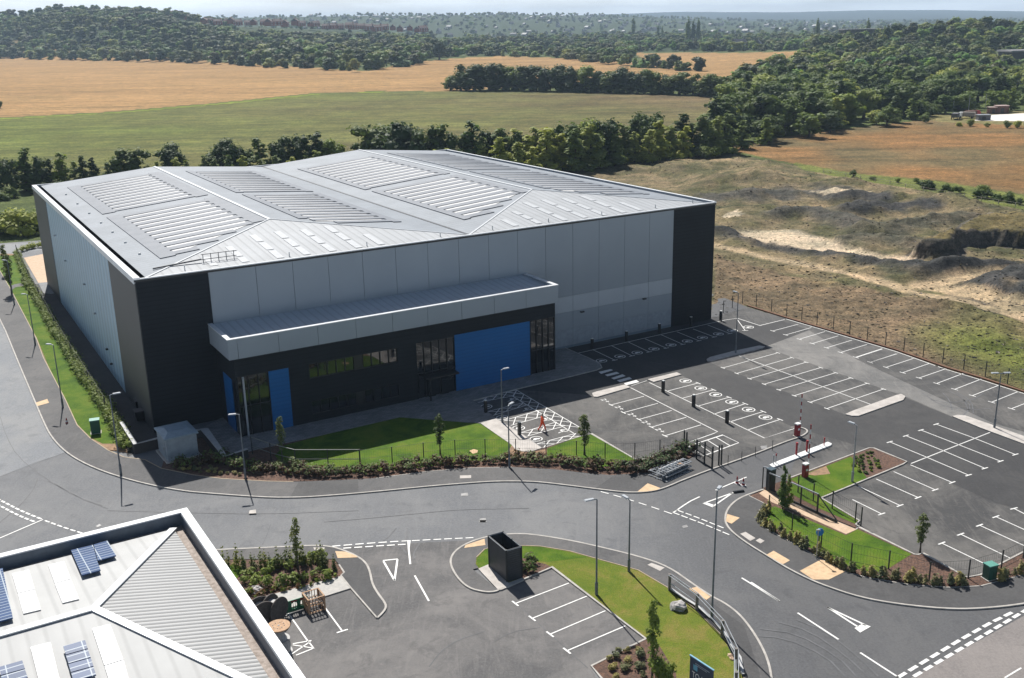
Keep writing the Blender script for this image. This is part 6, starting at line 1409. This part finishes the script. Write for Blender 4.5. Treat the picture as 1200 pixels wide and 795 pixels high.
# ------------------------------------------------------------------ hedges, shrubs and saplings close by
def hedge(name, label, pts, w, h, mats, seed, dens=70, size=0.11, cat='hedge'):
    r = np.random.default_rng(seed); L = []; pts = [Vector((p.x, p.y, 0)) for p in pts]
    me_f = []; o0 = pts[0]; ln = 0; bl = []
    for a, b in zip(pts[:-1], pts[1:]):
        d = b - a; n = max(1, int(d.length / 0.45)); nn = Vector((-d.y, d.x, 0)).normalized()
        for k in range(n):
            for j in (-1, 1):
                p = a + d * ((k + r.uniform(0, 1)) / n) + nn * (j * w * 0.26 + r.normal() * w * .08) - o0; q = r.uniform(0.5, 1.15); bl.append((p.x, p.y, h * 0.42 * q, h * 0.5 * q))
        ln += d.length
    V, F4, F3 = crown_arrays(bl, int(ln * dens * w), size, r, 0.6, 0.95)
    me = mesh_np(name, V, F4, F3, mats[0])
    for mm in mats[1:]: me.materials.append(mm)
    mi = np.zeros(len(me.polygons), np.int32); c = V[F4[:, 0]]; f = 0.5 + 0.5 * wob(c[:, 0], c[:, 1], 2.2, seed); mi[:len(F4)] = ((f + r.uniform(-.35, .35, len(F4))) > 0.62) & (len(mats) > 1)
    if len(mats) > 1: mi[len(F4):] = 1
    me.polygons.foreach_set('material_index', mi)
    o = bpy.data.objects.new(name, me); COL.objects.link(o); o.location = (o0.x, o0.y, 0.05); return tag(o, label, cat)
hedge('hedge', 'long laurel hedge along the footway in front of the warehouse lawn', g('PX', '322,549 350,556 380,557.5 440,554.5 500,547 551,543 600,541 650,543 690,549 716,551.5 750,550'), 1.7, 1.15, [LEAFH, LEAFR], 1)
hedge('hedge', 'laurel hedge climbing towards the gate posts above the barrier stack', g('PX', '735,553.5 760,549.5 785,541 800,533 812,529'), 2.0, 1.35, [LEAFH, LEAFR], 2)
hedge('hedge', 'pale green hedge on the left verge beside the service path', g('PX', '32,332 50,362 64,388 84,420 100,447 118,470 132,492 143,513 149,529'), 1.3, 1.3, [LEAFH, LEAFM], 3)
hedge('hedge', 'short pale hedge at the far end of the left verge', g('PX', '20,299 27,318 33,331'), 1.0, 1.1, [LEAFH, LEAFM], 4)
hedge('hedge', 'low hedge behind the gravel yard at the back corner of the warehouse', g('PX', '22,296 40,291 56,289.5'), 1.2, 1.3, [LEAFL], 5)
hedge('hedge', 'dark low hedge in the shade right of the white kiosk', g('PX', '205,548 232,545 255,540 275,546 300,552 322,552'), 1.9, 1.2, [LEAFM, LEAFR], 6)
hedge('hedge', 'mixed shrub planting behind the slatted bin store', g('PX', '613,664 622,668 632,668'), 2.6, 1.0, [LEAFM, LEAFR], 7)
hedge('hedge', 'dense shrub bed between the lower yard and the main road', g('PX', '283,688 310,680 345,672 385,666'), 4.2, 0.95, [LEAFM, LEAFH], 8, 45, 0.13, 'shrub bed')
hedge('hedge', 'low ragged planting at the front of the lower left shrub bed', g('PX', '292,702 330,692 365,684 395,675'), 1.2, 0.5, [LEAFR, LEAFM], 9, 40)
def tufts(label, group, pts, n, h, mat, name='tuft', kind='cone', jit=0.12, seed=0, cat='plant', w=0.28):
    r = np.random.default_rng(seed + 100); pm = []
    for k in range(3):
        if kind == 'cone': bl = [(r.normal() * .05, r.normal() * .05, z, w * (1.15 - z / (h * 1.15))) for z in np.linspace(.12, h * .92, 6)]
        else: bl = [(r.normal() * w * .5, r.normal() * w * .5, h * .4, w * r.uniform(.6, .9)) for _ in range(4)]
        V, F4, F3 = crown_arrays(bl, 130, 0.085, r, .5, 1.0); pm.append(mesh_np(name, V, F4, F3, mat))
    L = [0]; pts = [Vector((p.x, p.y, 0)) for p in pts]
    for a, b in zip(pts[:-1], pts[1:]): L.append(L[-1] + (b - a).length)
    for i in range(n):
        s = L[-1] * (i + .5) / n; k = max(j for j in range(len(L) - 1) if L[j] <= s); p = pts[k].lerp(pts[k + 1], (s - L[k]) / (L[k + 1] - L[k]))
        o = bpy.data.objects.new(name, pm[i % 3]); COL.objects.link(o); o.location = (p.x + r.normal() * jit, p.y + r.normal() * jit, .07); o.rotation_euler = (0, 0, r.uniform(0, 6)); q = r.uniform(.65, 1.2); o.scale = (q, q, q * r.uniform(.85, 1.1)); tag(o, label, cat, group)
tufts('yellow-green upright tuft in the long row along the right-hand footway', 'tufts along the right-hand footway', g('PX', '900,600 893,606 892,612 898,619 915,628 934,638 964,654 987,668 1019,675.5 1067,683 1100,686.5 1135,685'), 56, 0.95, LEAFY, seed=1)
tufts('yellow-green upright tuft beside the corner cabinet at the right', 'tufts beside the corner cabinet', g('PX', '1168,684 1200,671 1240,657'), 12, 1.0, LEAFY, seed=2)
for j, (a, b) in enumerate((('1003,537', '1000,548'), ('1007,535', '1008,556'), ('1011,533', '1014,558'), ('1016,531', '1022,556'), ('1021,531', '1030,551'))):
    tufts('small dark green plant in the bark bed of the grass triangle', 'plants in the bark bed of the triangle', [G(*px('PX', a)[0]), G(*px('PX', b)[0])], 6, 0.3, LEAFM, 'small_plant', 'bush', .1, 3 + j, w=0.13)
for j, (a, b) in enumerate((('205,549', '245,556'), ('215,546', '262,557'), ('232,546', '285,559'))):
    tufts('small pale clump in the shaded bark bed below the kiosk', 'clumps in the shaded bed', [G(*px('PX', a)[0]), G(*px('PX', b)[0])], 8, 0.4, LEAFY, 'small_plant', 'bush', .12, 10 + j, w=0.17)
tufts('thin dark upright shrub in the row at the back of the lower left bed', 'upright shrubs of the lower left bed', g('PX', '262,668 300,667 340,663 375,664 396,671'), 24, 2.0, LEAFS, 'upright_shrub', 'cone', .15, 20, 'shrub', .3)
tufts('rounded pale tuft in the planted corner beside the lower parking bays', 'tufts of the lower planted corner', g('PX', '712,780 722,770 735,762 745,770 735,785 722,792 745,792 757,778'), 14, 0.6, LEAFY, 'small_plant', 'bush', .4, 21, w=.3)
def tussocks(name, label, poly, n, x0, x1, y0, y1, mat, seed, lo_, hi_, keep=None):
    r = np.random.default_rng(seed); X_ = r.uniform(x0, x1, n * 3); Y_ = r.uniform(y0, y1, n * 3); P_ = [G(a, b) for a, b in zip(X_, Y_)]
    x = np.array([p.x for p in P_]); y = np.array([p.y for p in P_]); k = inpoly(x, y, poly)
    if keep is not None: k &= keep(x, y)
    x, y = x[k][:n], y[k][:n]; z = height(x, y); m_ = len(x); s_ = r.uniform(lo_, hi_, m_)
    Q = []
    for j in range(3):
        a = r.uniform(0, 6.28, m_); dx, dy = np.cos(a) * s_, np.sin(a) * s_; lx, ly = r.normal(size=m_) * s_ * .3, r.normal(size=m_) * s_ * .3; h_ = s_ * r.uniform(.1, .55, m_)
        Q.append(np.stack([np.stack([x - dx, y - dy, z - .05], 1), np.stack([x + dx, y + dy, z - .05], 1), np.stack([x + dx * .7 + lx, y + dy * .7 + ly, z + h_], 1), np.stack([x - dx * .8 + lx, y - dy * .8 + ly, z + h_ * .8], 1)], 1))
    V = np.concatenate(Q).reshape(-1, 3); F4 = np.arange(len(V)).reshape(-1, 4); me = mesh_np(name, V, F4, None, mat); o = bpy.data.objects.new(name, me); COL.objects.link(o); return tag(o, label, 'grass', kind='stuff')
BANK = g('PX', '838,300 930,325 1060,350 1200,378 1400,420 1400,540 1200,458 1109,430 1050,409 969,385 921,370 876,356 838,368')
tussocks('rough_grass', 'dry brown tussocks and stones on the bank above the far parking row', BANK, 2200, 838, 1330, 296, 520, M('dry tussock', (0.40, 0.31, 0.21), (0.22, 0.165, 0.10), 0.95, scale=0.8, lo=.42, hi=.58), 5, .06, .14)
tussocks('rough_grass', 'green grass patches on the bank above the far parking row', BANK, 1500, 838, 1330, 296, 520, M('green tussock', (0.24, 0.28, 0.06), (0.14, 0.18, 0.035), 0.95, scale=0.8), 6, .06, .15, lambda x, y: (wob(x, y, 0.12, 61) * 1.4 - 0.45 + (x > 45) * 0.35) > 0.25)
tussocks('rough_grass', 'rough weeds and rubble over the spoil heaps', SPOILREG, 1800, 640, 1400, 184, 420, M('weedy tussock', (0.27, 0.235, 0.12), (0.10, 0.095, 0.07), 0.95, scale=0.5, lo=.42, hi=.58), 7, .12, .3)
tussocks('rubble', 'pale stones and clods strewn over the spoil heaps', SPOILREG, 2600, 640, 1400, 184, 440, M('pale rubble', (0.34, 0.30, 0.26), (0.16, 0.14, 0.125), 0.95, scale=0.7), 9, .08, .3)
# saplings
def sap(x, yt, yb, label, wd=1.0, kind='sapling', lm=None, n=1000, size=0.19):
    b = G(x, yb); t = tree('young_tree', label, 'young tree', (b.x, b.y, 0.08), hgt(x, yb, yt), kind, lm or LEAFS, None, wd, n, size, 3); return t
sap(516, 486, 534, 'slim young tree on the lawn below the ribbon windows', 1.0)
sap(685, 486, 534, 'young tree with yellow-green leaves on the small triangular lawn', 1.25)
sap(331, 489, 540, 'slim young tree in front of the narrow blue panel', 0.95)
sap(1078, 603, 648.5, 'young tree at the corner of the bark bed by the right-hand bays', 1.25)
sap(349.5, 607, 669, 'young tree rising from the lower left shrub bed beside the road', 0.8, n=900)
sap(917, 545, 597, 'leafy young tree beside the gate motor cabinet', 0.6, 'slender', LEAFM)
sap(923, 556, 596, 'shorter leafy young tree just right of the gate motor cabinet tree', 0.6, 'slender', LEAFM)
sap(764, 703, 800, 'tall dark leafy shrub in the planted corner of the dry lawn', 0.7, 'sapling', LEAFM, 1000, .2)
sap(776, 745, 806, 'broad dark leafy shrub beside the tall one in the planted corner', 0.7, 'bush', LEAFM, 1300, .2)
sap(8, 287, 322, 'young tree at the farthest left of the verge', 1.1); sap(14, 298, 345, 'second young tree on the far left verge', 1.1)

# ------------------------------------------------------------------ sky, sun, haze, camera
w = bpy.data.worlds.new('World'); SC.world = w; w.use_nodes = True; nt = w.node_tree
bg = nt.nodes['Background']; sky = nt.nodes.new('ShaderNodeTexSky'); sky.sky_type = 'NISHITA'; sky.sun_disc = False
SUN_EL, SUN_AZ = R(47.8), R(110.0)     # direction towards the sun, measured from +X
sky.sun_elevation = SUN_EL; sky.sun_rotation = R(90) - SUN_AZ
sky.altitude = 50; sky.air_density = 1.0; sky.dust_density = 1.2; sky.ozone_density = 1.0
tc = nt.nodes.new('ShaderNodeTexCoord'); mp = nt.nodes.new('ShaderNodeMapping'); mp.inputs['Scale'].default_value = (2.2, 2.2, 16); nt.links.new(tc.outputs['Generated'], mp.inputs['Vector'])
cn = nt.nodes.new('ShaderNodeTexNoise'); cn.inputs['Scale'].default_value = 2.6; cn.inputs['Detail'].default_value = 7; cn.inputs['Roughness'].default_value = .6; nt.links.new(mp.outputs['Vector'], cn.inputs['Vector'])
sep = nt.nodes.new('ShaderNodeSeparateXYZ'); nt.links.new(tc.outputs['Generated'], sep.inputs[0]); lowm = nt.nodes.new('ShaderNodeMapRange'); nt.links.new(sep.outputs['Z'], lowm.inputs['Value']); lowm.inputs['From Min'].default_value = 0.02; lowm.inputs['From Max'].default_value = 0.07; lowm.inputs['To Min'].default_value = 1.0; lowm.inputs['To Max'].default_value = 0.0
mul = nt.nodes.new('ShaderNodeMath'); mul.operation = 'MULTIPLY'; nt.links.new(lowm.outputs['Result'], mul.inputs[1])
cfac = ramp(nt, cn.outputs['Fac'], [(0.36, (0.6, 0.6, 0.6)), (0.62, (1.0, 1.0, 1.0))]); nt.links.new(cfac, mul.inputs[0])
cmix = mixc(nt, mul.outputs[0], sky.outputs['Color'], (23.0, 24.5, 26.0))
nt.links.new(cmix, bg.inputs['Color']); bg.inputs['Strength'].default_value = 0.05
sun = bpy.data.lights.new('sun', 'SUN'); sun.energy = 5.0; sun.angle = R(0.5); sun.color = (1.0, 0.97, 0.92)
so = bpy.data.objects.new('sun', sun); COL.objects.link(so); so.location = (0, 0, 200)
sd_ = Vector((math.cos(SUN_EL) * math.cos(SUN_AZ), math.cos(SUN_EL) * math.sin(SUN_AZ), math.sin(SUN_EL)))
so.rotation_euler = sd_.to_track_quat('Z', 'Y').to_euler()
HZ_ON = True
if HZ_ON:
    hz = MB().bb((-17800, -400, -1.05), (17800, 15200, 240)).build('haze', None if False else MATS['white paint']); hz.data.materials.clear()
    m = bpy.data.materials.new('haze'); m.use_nodes = True; n2 = m.node_tree; n2.nodes.clear(); out = n2.nodes.new('ShaderNodeOutputMaterial'); pv = n2.nodes.new('ShaderNodeVolumePrincipled')
    pv.inputs['Density'].default_value = 0.0001; pv.inputs['Color'].default_value = (0.62, 0.80, 1.0, 1); pv.inputs['Anisotropy'].default_value = 0.0
    n2.links.new(pv.outputs['Volume'], out.inputs['Volume']); hz.data.materials.append(m); tag(hz, kind='stuff')
cam = bpy.data.cameras.new('camera'); co = bpy.data.objects.new('camera', cam); COL.objects.link(co); SC.camera = co
cam.sensor_width = 36; cam.lens = FL / 1200 * 36; cam.clip_start = 0.5; cam.clip_end = 40000
rt = Vector((cr, sr * sp, sr * cp)); up = Vector((-sr, cr * sp, cr * cp)); fw = Vector((0, cp, -sp))
mt = Matrix((rt, up, -fw)).transposed().to_4x4(); mt.translation = (0, 0, H); co.matrix_world = mt
vs_ = SC.view_settings; vs_.view_transform = 'Standard'; vs_.look = 'None'; vs_.gamma = 1.0; vs_.exposure = 0.48; vs_.use_curve_mapping = False
SC.cycles.volume_bounces = 0; SC.cycles.max_bounces = 6; SC.cycles.transparent_max_bounces = 4
print('trees', NTREE[0], 'objects', len(bpy.data.objects))
